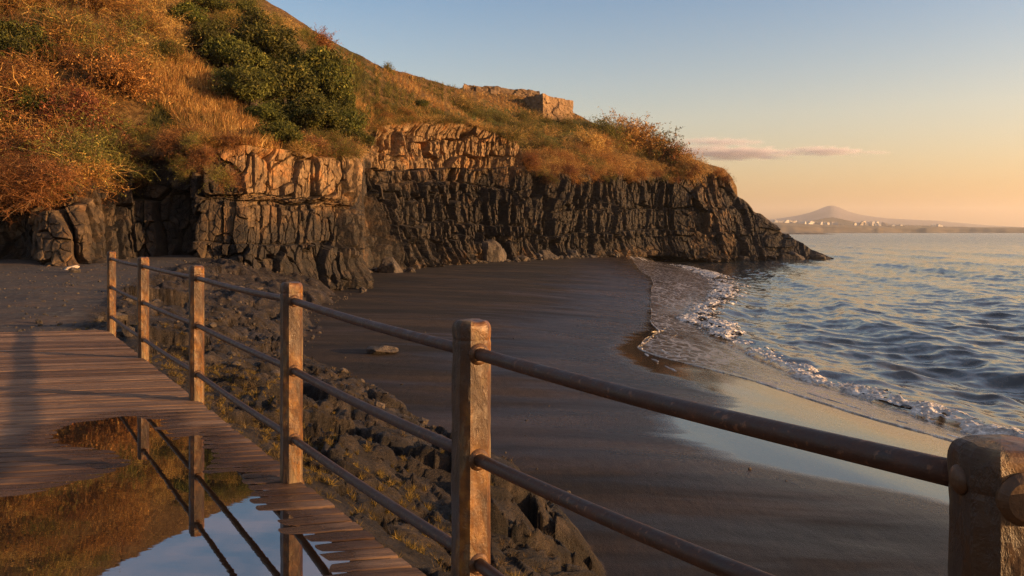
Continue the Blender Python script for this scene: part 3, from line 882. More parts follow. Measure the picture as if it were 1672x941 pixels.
SH = {}
def shrub_mesh(kind, var):
    key = (kind, var)
    if key in SH: return SH[key]
    seed = 1000 + 97 * var + sum(map(ord, kind))
    if var >= 10: g = dry_shrub(seed, 80, 12, 1, 6500, dict(orange=ORANGE, rust=RUST, gold=GOLD, olive=OLIVE)[kind], .15)
    elif kind == 'orange': g = dry_shrub(seed, 90, 13, 1, 2600, ORANGE)
    elif kind == 'rust': g = dry_shrub(seed, 100, 14, 1, 2400, RUST, .2)
    elif kind == 'gold': g = dry_shrub(seed, 60, 9, 1, 900, GOLD, .12)
    elif kind == 'olive': g = dry_shrub(seed, 60, 9, 1, 2400, OLIVE, .14)
    SH[key] = g
    return g

def merged(name, items, label, cat):
    """many plants as one mass: items = (verts, faces, tint, pos, scale xyz, rotz)"""
    V, Fc, T, n = [], [], [], 0
    for (v, f, t), pos, sc, rz in items:
        c, s = math.cos(rz), math.sin(rz)
        w = v * np.asarray(sc)
        w = np.stack([w[:, 0] * c - w[:, 1] * s, w[:, 0] * s + w[:, 1] * c, w[:, 2]], 1) + pos
        V.append(w); Fc.append(f + n); T.append(t * random.uniform(.75, 1.25)); n += len(v)
    o = mesh(name, np.concatenate(V), np.concatenate(Fc), M['plant'], smooth=False, attrs=dict(tint=np.concatenate(T)))
    return tag(o, label, cat, kind='stuff')

def inpoly(x, y, poly):
    r = False; n = len(poly)
    for i in range(n):
        x0, y0 = poly[i]; x1, y1 = poly[(i + 1) % n]
        if (y0 > y) != (y1 > y) and x < (x1 - x0) * (y - y0) / (y1 - y0) + x0: r = not r
    return r

def scatter(poly, n, rs):
    xs = [p[0] for p in poly]; ys = [p[1] for p in poly]
    out = []
    tries = 0
    while len(out) < n and tries < n * 30:
        tries += 1
        u, v = rs.uniform(min(xs), max(xs)), rs.uniform(min(ys), max(ys))
        if not inpoly(u, v, poly): continue
        p = hill_at(u, v)
        if p is not None: out.append((u, v, p))
    return out

def scrub():
    rs = random.Random(3)
    items = []
    # the great rusty thicket at upper left
    for u, v, p in scatter([(-320, -120), (0, -170), (150, -110), (240, -30), (330, 60), (260, 110), (215, 180), (200, 245), (150, 300), (-320, 300)], 170, rs):
        k = rs.choice(['rust', 'rust', 'orange', 'orange', 'olive']) if fbm(u * .012, v * .012, octv=2, seed=88) < .08 else rs.choice(['olive', 'gold', 'olive', 'orange'])
        s = rs.uniform(2.2, 4.4)
        items.append((shrub_mesh(k, rs.randrange(2)), p - np.array([0, 0, .2]), (s, s, s * rs.uniform(.7, 1)), rs.uniform(0, 6.3)))
    # overhang hanging over the left rocks
    for u in range(-60, 190, 11):
        p = hill_at(u, 285)
        if p is None: continue
        p = p + np.array([rs.uniform(-.5, .5), rs.uniform(-2.8, -.4), rs.uniform(-1.8, .2)])
        s = rs.uniform(1.6, 2.8); items.append((shrub_mesh(rs.choice(['rust', 'orange']), rs.randrange(2)), p, (s, s, s * .8), rs.uniform(0, 6.3)))
    # top of the outcrop above the cave and rim scrub
    for u, v, p in scatter([(200, 220), (380, 225), (390, 250), (230, 262)], 16, rs):
        s = rs.uniform(.8, 1.6); items.append((shrub_mesh(rs.choice(['olive', 'orange', 'rust']), rs.randrange(2)), p, (s, s, s * .8), rs.uniform(0, 6.3)))
    for u in range(215, 400, 13):
        p = hill_at(u, 236)
        if p is None: continue
        p = p + np.array([0, rs.uniform(-3.4, -2.0), rs.uniform(-2.5, .0)])
        s = rs.uniform(.8, 1.5); items.append((shrub_mesh(rs.choice(['olive', 'rust']), rs.randrange(2)), p, (s, s, s), rs.uniform(0, 6.3)))
    # ridge top scrub
    for u, v, p in scatter([(270, -20), (390, -5), (470, 45), (520, 78), (480, 75), (330, 40)], 46, rs):
        s = rs.uniform(1.3, 2.4); items.append((shrub_mesh(rs.choice(['olive', 'olive', 'gold', 'olive']), rs.randrange(2)), p, (s, s, s * .8), rs.uniform(0, 6.3)))
    merged('scrub', items, 'thick rusty orange scrub covering the slope at the left', 'scrub')
    items = []
    # olive and orange band above the dark columns
    for u, v, p in scatter([(740, 168), (830, 182), (1000, 218), (1100, 262), (1150, 285), (1080, 292), (860, 280), (850, 240), (800, 205)], 230, rs):
        k = rs.choice(['olive', 'olive', 'olive', 'gold']) if u < 970 and v < 250 else rs.choice(['orange', 'gold', 'gold', 'olive', 'orange'])
        s = rs.uniform(1.6, 3.2); items.append((shrub_mesh(k, rs.randrange(2)), p - np.array([0, 0, .2]), (s, s, s * .85), rs.uniform(0, 6.3)))
    for u in range(860, 1190, 9):
        p = hill_at(u, 287)
        if p is None: continue
        p = p + np.array([rs.uniform(-.8, .8), rs.uniform(-2.2, -.2), rs.uniform(-1.6, .2)])
        s = rs.uniform(1.2, 2.4); items.append((shrub_mesh(rs.choice(['orange', 'gold', 'olive', 'rust']), rs.randrange(2)), p, (s, s, s * .8), rs.uniform(0, 6.3)))
    for u, v, p in scatter([(455, 232), (596, 222), (596, 256), (455, 250)], 46, rs):
        s = rs.uniform(.9, 1.8); items.append((shrub_mesh(rs.choice(['olive', 'olive', 'gold', 'rust']), rs.randrange(2)), p - np.array([0, 0, .1]), (s, s, s * .8), rs.uniform(0, 6.3)))
    for u, v, p in scatter([(590, 175), (700, 180), (790, 205), (700, 205), (596, 215)], 40, rs):
        s = rs.uniform(.9, 1.7); items.append((shrub_mesh(rs.choice(['olive', 'olive', 'gold', 'orange']), rs.randrange(2)), p - np.array([0, 0, .1]), (s, s, s * .6), rs.uniform(0, 6.3)))
    # ledge under the outcrop and its rim
    for u in range(610, 850, 13):
        p = hill_at(u, 216 if u < 800 else 232)
        if p is None: continue
        s = rs.uniform(.7, 1.6); items.append((shrub_mesh(rs.choice(['olive', 'gold']), rs.randrange(2)), p + np.array([0, -.6, 0]), (s, s, s * .7), rs.uniform(0, 6.3)))
    merged('scrub', items, 'low olive and orange scrub above the dark columns of the cliff', 'scrub')
scrub()

def grass():
    rs = np.random.default_rng(8)
    T = {k: [tuft(50 + i, 16, 1.0, pal) for i in range(4)] for k, pal in dict(gold=GOLD, olive=OLIVE, orange=ORANGE).items()}
    r2 = random.Random(5)
    V, Fc, C, n = [], [], [], 0
    def put(p, k, s):
        nonlocal n
        v, f, t = T[k][r2.randrange(4)]
        a = r2.uniform(0, 6.3); c, sn = math.cos(a), math.sin(a)
        w = np.stack([v[:, 0] * c - v[:, 1] * sn, v[:, 0] * sn + v[:, 1] * c, v[:, 2]], 1) * s + p
        V.append(w); Fc.append(f + n); C.append(t * r2.uniform(.65, 1.25)); n += len(v)
    for u, v, p in scatter([(235, 90), (300, 90), (460, 240), (440, 250), (330, 240), (250, 170)], 1500, r2):   # golden spur
        put(p, r2.choice(['gold', 'gold', 'orange']), r2.uniform(.5, 1.1))
    for u, v, p in scatter([(240, 170), (300, 170), (380, 215), (330, 245), (220, 240)], 350, r2):
        put(p, 'olive', r2.uniform(.4, .8))
    for u, v, p in scatter([(480, 52), (620, 112), (760, 146), (850, 158), (960, 196), (800, 200), (850, 225), (600, 200), (560, 160)], 3600, r2):
        put(p, 'olive' if fbm(p[0] * .09, p[1] * .09, octv=3, seed=89) + r2.gauss(0, .12) > .10 else r2.choice(['gold', 'gold', 'orange']), r2.uniform(.35, .85))
    for u, v, p in scatter([(590, 180), (700, 180), (850, 222), (850, 238), (760, 222), (700, 212), (610, 215)], 1500, r2):
        put(p, r2.choice(['olive', 'olive', 'gold']), r2.uniform(.35, .9))
    o = mesh('dry_grass', np.concatenate(V), np.concatenate(Fc), M['plant'], smooth=False, attrs=dict(tint=np.concatenate(C)))
    tag(o, 'dry golden and olive grass growing over the hillside', 'grass', kind='stuff')
grass()

def bushes():
    """single bushes one can tell apart"""
    rs = random.Random(21)
    crowns = [green_crown(400 + i, 62, 250, .034, None, .72 + .12 * i) for i in range(3)]
    def green(u, v, w, label, var, h=1.0, sink=.25):
        p = hill_at(u, v)
        if p is None: return
        r = w / F * p[1] / 2 * 1.28
        root = empty('green_bush', p - np.array([0, 0, sink]))
        (cv, cf, ct), (lv, lf, lt) = crowns[var]
        a = rs.uniform(0, 6.3)
        o = mesh('crown', cv * np.array([r, r, r * h]), cf, M['plant'], root, False, dict(tint=ct)); o.rotation_euler.z = a
        o = mesh('trunk', lv * np.array([r, r, r * h]), lf, M['bark'], root, False); o.rotation_euler.z = a
        tag(root, label, 'bush', 'dark green bushes in the gully of the slope')
    green(372, 120, 110, 'dark green bush at the upper left end of the row in the gully', 0)
    green(425, 112, 130, 'large dark green bush with a domed top on the slope', 1, 1.05)
    green(405, 178, 120, 'dark green bush just above the golden grass spur', 2, .9)
    green(470, 178, 130, 'dense dark green bush in the middle of the gully', 0, 1.0)
    green(520, 165, 120, 'dark green bush against the bare brown slope to its right', 2, 1.1)
    green(500, 222, 120, 'dark green bush directly above the front rock outcrop', 1, .9)
    green(555, 225, 90, 'low dark green bush in the cleft beside the tan rock face', 0, 1.0)
    green(548, 192, 80, 'small rounded dark green bush beside the bare slope', 1, 1.0)
    green(455, 240, 90, 'small dark green bush on the left of the rock rim', 2, .8)
    green(590, 242, 60, 'small dark green bush wedged under the tan rock face', 0, 1.0)
    green(345, 85, 90, 'dark green bush highest up the slope of the row', 1, .9)
    green(395, 150, 90, 'dark green bush low on the left flank of the row', 0, .8)
    green(450, 130, 80, 'rounded dark green bush between the domed one and the bare slope', 1, 1.0)
    green(440, 205, 80, 'dark green bush at the foot of the row beside golden grass', 1, .8)
    green(530, 205, 80, 'dark green bush in front of the one against the bare slope', 0, .9)
    green(300, 40, 70, 'olive green bush near the top edge left of the row', 2, .8)
    green(345, 22, 70, 'olive green bush just below the skyline at the top', 0, .7)
    green(400, 32, 60, 'small olive green bush under the skyline right of the top one', 1, .8)
    green(265, 95, 55, 'small olive green bush between the rusty scrub and the golden grass', 1, .8)
    green(690, 175, 34, 'tiny dark green bush on the bare slope above the tan rock face', 0, .7)
    green(22, 118, 130, 'olive green bush inside the rusty scrub at the far left', 2, 1.0)
    green(60, 190, 90, 'small olive green bush below the larger one in the rusty scrub', 1, .8)
    def dry(u, v, h, label, kind, var, wide=1.0, group='dry shrubs along the ridge and cliff top'):
        p = hill_at(u, v)
        if p is None: return
        s = h / F * p[1] * 1.35
        vv, f, t = shrub_mesh(kind, var + 10)
        o = mesh('dry_shrub', vv * np.array([s * wide, s * wide, s]), f, M['plant'], None, False, dict(tint=t))
        o.location = p - np.array([0, 0, .1]); o.rotation_euler.z = rs.uniform(0, 6.3)
        tag(o, label, 'shrub', group)
    dry(528, 79, 28, 'spiky orange shrub highest on the skyline ridge', 'orange', 0)
    dry(497, 60, 16, 'small olive shrub on the skyline left of the spiky orange one', 'olive', 0)
    dry(632, 117, 14, 'tiny lone shrub on the skyline of the bare slope', 'olive', 1, .8)
    dry(1010, 230, 40, 'golden shrub with upright sprays on the cliff top', 'gold', 1, 1.0)
    dry(1035, 240, 42, 'orange shrub standing highest on the seaward cliff top', 'orange', 1, 1.1)
    dry(985, 228, 32, 'olive orange shrub right of the tan rock block', 'olive', 1)
    dry(1072, 255, 42, 'olive shrub on the cliff top with sky behind it', 'olive', 0, 1.1)
    dry(1098, 268, 38, 'orange shrub near the seaward end of the cliff top', 'orange', 1, .9)
    dry(1122, 280, 30, 'last low gold shrub before the bare headland rock', 'gold', 0)
    dry(960, 240, 30, 'golden shrub in the olive band below the tan rock block', 'gold', 1)
    dry(185, 150, 62, 'big curly orange shrub at the right edge of the scrub', 'orange', 1, 1.1)
    dry(110, 215, 66, 'big tangled rust coloured shrub over the left rocks', 'rust', 1, 1.2)
    dry(60, 270, 58, 'curly orange shrub hanging over the leftmost rock face', 'orange', 0, 1.2)
bushes()

# ------------------------------------------------------------------ loose rocks
def rock_geo(seed, sub=4, sq=(1, 1, .7), block=.0):
    import bmesh
    bm = bmesh.new(); bmesh.ops.create_icosphere(bm, subdivisions=sub, radius=1)
    v = np.array([x.co[:] for x in bm.verts]); f = np.array([[l.index for l in x.verts] for x in bm.faces]); bm.free()
    rs = np.random.default_rng(seed)
    # facet it with random cutting planes, then roughen
    for k in range(14):
        nrm = rs.normal(size=3); nrm /= np.linalg.norm(nrm); h = rs.uniform(.55, .85)
        d = v @ nrm - h; v = np.where(d[:, None] > 0, v - d[:, None] * nrm * .92, v)
    r = fbm(v[:, 0] * 1.6 + seed, v[:, 1] * 1.6, v[:, 2] * 1.6, 5, seed)
    v = v * (1 + .20 * r[:, None]) + 0
    r2 = ridged(v[:, 0] * 3 + seed, v[:, 1] * 3, v[:, 2] * 3, 4, seed + 5); v = v * (1 + .05 * r2[:, None])
    return v * np.array(sq), f

def boulders():
    rs = random.Random(12)
    spec = [  # u, v(base), d, width px, height factor, label
        (640, 447, 71, 42, .8, 'dark angular boulder at the foot of the front outcrop'),
        (672, 449, 72, 22, .6, 'small dark boulder just right of the angular one'),
        (795, 431, 96, 66, .75, 'largest lit tan boulder at the foot of the columns'),
        (752, 433, 94, 34, .55, 'low boulder left of the largest tan one'),
        (715, 437, 88, 26, .6, 'brown boulder under the left end of the columns'),
        (845, 431, 100, 36, .6, 'rough boulder right of the largest tan one'),
        (890, 427, 108, 40, .55, 'wide low boulder below the middle of the columns'),
        (935, 423, 116, 34, .6, 'reddish boulder at the cliff foot before the dark mound'),
        (965, 424, 118, 24, .5, 'last small boulder along the cliff foot towards the sea'),
        (618, 573, 26.5, 62, .16, 'flat dark rock lying alone on the black sand'),
        (515, 468, 52, 60, .45, 'long grey boulder at the rear of the rocky bank'),
        (560, 462, 56, 40, .5, 'grey boulder half buried before the front outcrop'),
        (468, 462, 49, 56, .55, 'pale grey boulder behind the fourth railing post'),
        (330, 445, 43, 20, .9, 'small pinkish rock standing behind the third railing post'),
        (120, 443, 34, 16, .5, 'small pale stone on the dark gravel at the left'),
        (90, 425, 41, 14, .5, 'small tan stone at the base of the left rock'),
        (1300, 424, 158, 40, .4, 'black rock at the waterline of the headland'),
        (1335, 424, 160, 26, .4, 'outermost black rock at the tip of the headland'),
        (1215, 427, 153, 30, .45, 'black rock at the water edge below the headland ribs'),
    ]
    for i, (u, v, d, w, hf, lab) in enumerate(spec):
        p = P(u, v, d)
        p[2] = min(p[2], float(ground_z(np.array([p[0]]), np.array([p[1]]))[0][0]) + .1) if d < 145 else p[2]
        r = w / F * d / 2 * 1.15
        gv, gf = rock_geo(60 + i * 7, 4, (1, rs.uniform(.8, 1.2), hf * 1.5))
        o = mesh('boulder', gv * r, gf, M['boulder'], smooth=False)
        o.location = p + np.array([0, r * .3, 0]); o.rotation_euler.z = rs.uniform(0, 6.3)
        tag(o, lab, 'rock', 'loose rocks along the shore and cliff foot')
    # pale driftwood scrap on the gravel
    gv, gf = rock_geo(999, 3, (1, .35, .3)); r = .38
    o = mesh('driftwood', gv * r, gf, mat_plain('bleached_wood', (.42, .33, .26), .7, 9), smooth=False); p = P(116, 440, 36)
    o.location = (p[0], p[1], float(ground_z(np.array([p[0]]), np.array([p[1]]))[0][0]) + .08); o.rotation_euler = (0, -.25, .3)
    tag(o, 'pale bleached piece of driftwood on dark gravel by the cave', 'driftwood')
boulders()

def scree():
    """uncountable small stones on the bank, gravel and cliff foot"""
    rs = np.random.default_rng(77)
    gv, gf = rock_geo(5, 1)
    V, Fc, n = [], [], 0
    def put(x, y, r):
        nonlocal n
        z = ground_z(x, y)[0]
        for a, b, c, s in zip(x, y, z, r):
            th = rs.uniform(0, 6.3); w = gv * s * rs.uniform(.6, 1.3, 3)
            w = np.stack([w[:, 0] * math.cos(th) - w[:, 1] * math.sin(th), w[:, 0] * math.sin(th) + w[:, 1] * math.cos(th), w[:, 2]], 1)
            V.append(w + (a, b, c + s * .15)); Fc.append(gf + n); n += len(gv)
    y = rs.uniform(11.8, 44, 1500); x = edgeline(y) - rs.exponential(6, 1500) - .1
    put(x, y, rs.exponential(.016, 1500) + .010)
    y = rs.uniform(12, 50, 1100); x = edgeline(y) + (footline(y) - edgeline(y)) * rs.uniform(0, 1.1, 1100)
    put(x, y, rs.exponential(.03, 1100) + .015)
    y = 14 + 55 * rs.random(260) ** 1.3; x = footline(y) + (wetline(y) - footline(y)) * rs.random(260) ** 2.6
    put(x, y, rs.exponential(.010, 260) + .008)
    k = rs.integers(0, 900, 900); uu = rs.uniform(590, 1010, 900); dd = np.interp(uu, SU, ST[:, 2]) - np.abs(rs.normal(0, 2.2, 900)) - .6
    put((uu - CX) / F * dd, dd, rs.exponential(.12, 900) + .05)
    o = mesh('scree', np.concatenate(V), np.concatenate(Fc), M['boulder'], smooth=False)
    tag(o, 'small stones and rubble scattered on gravel and rocky bank', 'rubble', kind='stuff')
scree()

def outcrop_block():
    """squared tan rock standing on the far slope"""
    import bmesh
    def block(c, L, W, Hh, rz, seed, m, label, rough=1.0, droop=.0):
        bm = bmesh.new(); bmesh.ops.create_cube(bm, size=1); bmesh.ops.subdivide_edges(bm, edges=bm.edges[:], cuts=40, use_grid_fill=True)
        v = np.array([x.co[:] for x in bm.verts]); f = np.array([[l.index for l in x.verts] for x in bm.faces]); bm.free()
        w = v * np.array([L, W, Hh])
        w[:, 2] -= (v[:, 0] + .5) * droop * (v[:, 2] + .5)
        nrm = v / np.max(np.abs(v), axis=1, keepdims=True); nn = nrm ** 9; nn /= np.linalg.norm(nn, axis=1, keepdims=True)
        f1, g1, i1 = voronoi(w[:, 0] * .62 + w[:, 1] * .62 + 40, w[:, 2] * .7 + 9, seed)
        dsp = .28 * fbm(w[:, 0] * .9, w[:, 1] * .9, w[:, 2] * .9, 5, seed + 2) + (i1 - .5) * .45 - .14 * (1 - sstep(0, .10, g1))
        w = w + nn * (dsp * rough)[:, None]
        o = mesh('rock_outcrop', w, f, m, smooth=False)
        o.location = c; o.rotation_euler.z = rz
        tag(o, label, 'rock')
    zt = P(885, 157, 150)[2]; zb = P(885, 214, 150)[2]; c = P(893, 200, 153)
    block((c[0], c[1], (zt + zb) / 2), 7.4, 6.4, zt - zb, math.radians(38), 501, M['outcrop'], 'squared tan rock outcrop standing on the far slope skyline', 1.0, .5)
    c = P(815, 157, 157)
    block((c[0], c[1], c[2] - .2), 15, 5, 3.4, math.radians(16), 521, mat_plain('brown_rock', (.13, .08, .042), .9, .9, .6), 'low brown rock ledge trailing left from the squared outcrop', 1.3, .6)
outcrop_block()

# ------------------------------------------------------------------ boardwalk
AA = math.radians(10)
PX, PY = math.cos(AA), math.sin(AA)
QX, QY = -math.sin(AA), math.cos(AA)
PUD = [(95, 705), (130, 687), (200, 676), (268, 682), (286, 716), (330, 704), (338, 772), (395, 765), (432, 830), (462, 866), (540, 905), (515, 990), (-260, 990), (-260, 850), (40, 800), (150, 778), (232, 752), (170, 735), (105, 722)]
def deckpt(u, v):
    d = (EYE - DECK) * F / (v - HZ); return ((u - CX) / F * d, d)
PUDW = np.array([deckpt(*p) for p in PUD])
def sdpoly(x, y, poly):
    d = np.full(x.shape, 1e9); ins = np.zeros(x.shape, bool); n = len(poly)
    for i in range(n):
        ax, ay = poly[i]; bx, by = poly[(i + 1) % n]
        ex, ey = bx - ax, by - ay
        t = np.clip(((x - ax) * ex + (y - ay) * ey) / (ex * ex + ey * ey), 0, 1)
        d = np.minimum(d, np.hypot(x - ax - t * ex, y - ay - t * ey))
        c = ((ay > y) != (by > y)) & (x < (bx - ax) * (y - ay) / (by - ay + 1e-12) + ax)
        ins ^= c
    return np.where(ins, d, -d)
WATER = DECK - .007

def deck():
    rs = np.random.default_rng(31)
    pitch = .118
    prof = np.array([(0, -.035), (0, -.009), (.004, -.0025), (.012, 0), (.04, .0005), (.07, .0005), (.094, 0), (.101, -.0025), (.105, -.009), (.105, -.035)])
    V, Fc, G, T, Dm, n = [], [], [], [], [], 0
    k = 0
    q = -2.2
    while q < 12.45:
        q0 = q + rs.normal(0, .002); wid = 1 + rs.normal(0, .012)
        # end on the deck edge
        # point (p,q): x = p*PX+q*QX ; y = p*PY+q*QY ; edge x = -.375-.668*(y-3.34)
        qq = q0 + .055
        pe = (-.375 + .668 * 3.34 - qq * (QX + .668 * QY)) / (PX + .668 * PY) + rs.normal(0, .005)
        ps = np.concatenate([np.linspace(-16, pe - 8, 8)[:-1], np.linspace(pe - 8, pe - .02, 200), [pe - .004, pe]])
        tone = rs.random(); dz = rs.normal(0, .0011); twist = rs.normal(0, .010)
        acr = q0 + prof[:, 0] * wid
        PPs, QQs = np.meshgrid(ps, acr, indexing='ij')
        QQs = QQs + .004 * vnoise(PPs * .7, np.full_like(PPs, k * 3.1), seed=601)
        X = PPs * PX + QQs * QX; Y = PPs * PY + QQs * QY
        # the boards end square to their own length but are trimmed along the edge
        lim = (-.375 + .668 * 3.34 - QQs * (QX + .668 * QY)) / (PX + .668 * PY)
        sh = np.where(PPs > pe - .12, np.clip((PPs - (pe - .12)) / .12, 0, 1), 0) * (lim - lim[:, 5:6])
        X = X + sh * PX; Y = Y + sh * PY
        top = prof[None, :, 1] + dz + twist * (QQs - q0 - .055) * 1.0
        wob = .0030 * fbm(PPs * .55, np.full_like(PPs, k * 1.7), octv=3, seed=611)
        sd = sdpoly(X, Y, PUDW)
        ragged = .10 * fbm(PPs * 1.3, QQs * 2.2 + 50, octv=3, seed=621) + .022 * vnoise(PPs * 3, np.full_like(PPs, k * 5.3), seed=631)
        wob = wob * (1 - .75 * sstep(-.7, -.25, sd))
        basin = .0155 * sstep(-.20, .24, sd + ragged)
        inner = .006 * sstep(.2, .7, sd)
        Z = DECK + top + wob - basin - inner
        V.append(np.stack([X, Y, Z], -1).reshape(-1, 3)); Fc.append(gridfaces(*X.shape)[:, ::-1] + n)
        m = X.shape
        G.append(np.stack([PPs, QQs, np.full(m, k * 1.37)], -1).reshape(-1, 3))
        T.append(np.full(X.size, tone)); 
        hd = (Z - WATER) / .012
        Dm.append(np.clip(1.0 * np.exp(-np.clip(-(sd + ragged * .8), 0, 9) / .28) , 0, 1).ravel())
        # end cap
        e = n + np.arange(len(acr)) + (len(ps) - 1) * len(acr)
        c = len(acr)
        cap = np.array([[e[i], e[i + 1], e[c - 2 - i], e[c - 1 - i]] for i in range(4)]); Fc.append(cap)
        n += X.size; k += 1; q += pitch
    me = mesh('boardwalk', np.concatenate(V), np.concatenate(Fc), M['wood'], smooth=False,
              attrs=dict(tone=np.concatenate(T), damp=np.concatenate(Dm)))
    at = me.data.attributes.new('grain', 'FLOAT_VECTOR', 'POINT'); at.data.foreach_set('vector', np.concatenate(G).astype(np.float32).ravel())
    tag(me, kind='structure')
    # standing water
    c = PUDW.mean(0)
    xs = np.linspace(PUDW[:, 0].min() - .5, PUDW[:, 0].max() + .6, 320); ys = np.linspace(PUDW[:, 1].min() - .3, PUDW[:, 1].max() + .8, 260)
    X, Y = np.meshgrid(xs, ys)
    keep = (sdpoly(X, Y, PUDW) > -.10) & (X < decedge(Y) - .10)
    v = np.stack([X, Y, np.full_like(X, WATER)], -1).reshape(-1, 3)
    v, f, _ = compact(v, gridfaces(*X.shape, keep=keep))
    tag(mesh('puddle', v, f, M['puddle']), 'still puddle on the boards mirroring sky and orange hillside', 'puddle', kind='structure')
    # joists under the boards along the free edge
    V, Fc, n = [], [], 0
    for off in (.14, 1.2):
        a = np.array([decedge(-2.0) - off * 1.2, -2.0]); b = np.array([decedge(11.3) - off * 1.2, 11.3])
        d = b - a; d /= np.linalg.norm(d); s = np.array([d[1], -d[0]]) * .04
        bx = np.array([[*(a - s), DECK - .04], [*(a + s), DECK - .04], [*(b + s), DECK - .04], [*(b - s), DECK - .04],
                       [*(a - s), DECK - .34], [*(a + s), DECK - .34], [*(b + s), DECK - .34], [*(b - s), DECK - .34]])
        V.append(bx); Fc.append(np.array([[0, 1, 2, 3], [7, 6, 5, 4], [0, 4, 5, 1], [1, 5, 6, 2], [2, 6, 7, 3], [3, 7, 4, 0]]) + n); n += 8
    tag(mesh('boardwalk_joist', np.concatenate(V), np.concatenate(Fc), mat_plain('joist_wood', (.05, .035, .026), .8, 12), smooth=False), kind='structure')
deck()

# ------------------------------------------------------------------ railing
def railing():
    H = .295                              # eye above the post tops
    tops = [(182, 411), (234, 420), (321, 434), (476, 461), (770, 523)]
    pts = []
    for u, v in tops:
        d = H * F / (v - HZ); pts.append(np.array([(u - CX) / F * d, d]))
    pts.append(np.array([.684, 1.115]))
    pts.append(np.array([1.62, -.35]))
    ZT = EYE - H
    root = empty('guard_railing', (pts[3][0], pts[3][1], DECK))
    tag(root, 'rusty pipe railing with peeling ochre posts along the boardwalk edge', 'railing')
    rl = np.array([root.location[:]])
    def post_geo(h, w=.114, ch=.026):
        hw = w / 2
        ring = np.array([(hw, -hw + ch), (hw, hw - ch), (hw - ch, hw), (-hw + ch, hw), (-hw, hw - ch), (-hw, -hw + ch), (-hw + ch, -hw), (hw - ch, -hw)])
        # split each long side so that the surface can be dented
        dense = []
        for i in range(8):
            a, b = ring[i], ring[(i + 1) % 8]; m = 5 if np.linalg.norm(b - a) > .03 else 2
            for t in range(m): dense.append(a + (b - a) * t / m)
        dense = np.array(dense); nr = len(dense)
        zs = np.concatenate([np.linspace(-h, -.12, 70), np.linspace(-.115, -.03, 20), [-.022, -.014, -.007, -.002, 0]])
        sc = np.concatenate([np.ones(90), [.985, .95, .89, .80, .72]])
        sc = sc - .035 * np.exp(-((zs + .062) / .006) ** 2)
        V = np.concatenate([np.column_stack([dense * s, np.full(nr, z)]) for z, s in zip(zs, sc)])
        V = np.concatenate([V, [[0, 0, .002]]])
        i = np.arange(len(zs) * nr).reshape(len(zs), nr)
        j = np.roll(i, -1, 1)
        f = np.stack([i[:-1], j[:-1], j[1:], i[1:]], -1).reshape(-1, 4)
        tri = np.stack([i[-1], j[-1], np.full(nr, len(V) - 1)], -1)
        return V, [f, tri]
    def cyl(a, b, r, seg=18, ncap=True, wob=0, rings=2, rads=None):
        a, b = np.asarray(a, float), np.asarray(b, float); d = b - a; L = np.linalg.norm(d); d /= L
        s = np.cross(d, [0, 0, 1.0]); 
        if np.linalg.norm(s) < 1e-3: s = np.array([1.0, 0, 0])
        s /= np.linalg.norm(s); t = np.cross(s, d)
        an = np.linspace(0, 2 * np.pi, seg, endpoint=False)
        ts = np.linspace(0, 1, rings); rr = np.full(rings, r) if rads is None else np.asarray(rads)
        V = np.concatenate([a + d * L * q + np.outer(np.cos(an), s) * x + np.outer(np.sin(an), t) * x + wob * t * math.sin(q * math.pi) for q, x in zip(ts, rr)])
        V = np.concatenate([V, [a, b]])
        i = np.arange(rings * seg).reshape(rings, seg); j = np.roll(i, -1, 1)
        f = np.stack([i[:-1], i[1:], j[1:], j[:-1]], -1).reshape(-1, 4)
        t1 = np.stack([i[0], j[0], np.full(seg, len(V) - 2)], -1); t2 = np.stack([j[-1], i[-1], np.full(seg, len(V) - 1)], -1)
        return V, [f, np.concatenate([t1, t2])]
    HT = [(.105, .105, .105, .105, .105, .062, .07), (.52, .52, .51, .505, .45, .335, .3), (.95, .94, .925, .90, .79, .70, .66)]
    rs = np.random.default_rng(4)
    for k, p in enumerate(pts):
        d = (pts[min(k + 1, len(pts) - 1)] - pts[max(k - 1, 0)]); d /= np.linalg.norm(d)
        ang = math.atan2(d[1], d[0])
        V, f = post_geo(1.26)
        dn = fbm(V[:, 0] * 14 + k * 9, V[:, 1] * 14, V[:, 2] * 9, 4, 700 + k)
        nr = V.copy(); nr[:, 2] = 0; nr /= np.linalg.norm(nr, axis=1, keepdims=True) + 1e-9
        V = V + nr * (dn * .0045)[:, None]
        V[:, 2] += .003 * vnoise(V[:, 0] * 30, V[:, 1] * 30, seed=720 + k) * (V[:, 2] > -.04)
        c, s = math.cos(ang), math.sin(ang)
        lean = (.008 if k == 4 else 0)
        po = mesh('post', V, f, M['post'], root, smooth=False)
        po.location = np.array([p[0], p[1], ZT]) - rl[0]; po.rotation_euler = (0, lean, ang)
        if k == 5: po.rotation_euler.z += math.radians(-33)
        for hgt in [q[k] for q in HT]:
            for sd in (-1, 1):
                if (k == 0 and sd == -1): continue
                a = np.array([sd * .053, 0, -hgt])
                V, f = cyl(a, a + np.array([sd * .014, 0, 0]), .034, 22, rings=4, rads=[.036, .036, .032, .026])
                mesh('collar', V, f, M['collar'], po, smooth=False)
        for hgt in ([.052] if k == 5 else [.19]):
            for sd in ((-1,) if k == 5 else ()):
                a = np.array([.004, sd * .055, -hgt - .0])
                V, f = cyl(a, a + np.array([0, sd * .015, 0]), .02, 20, rings=5, rads=[.021, .021, .019, .014, .006])
                mesh('bolt', V, f, M['collar'], po, smooth=True)
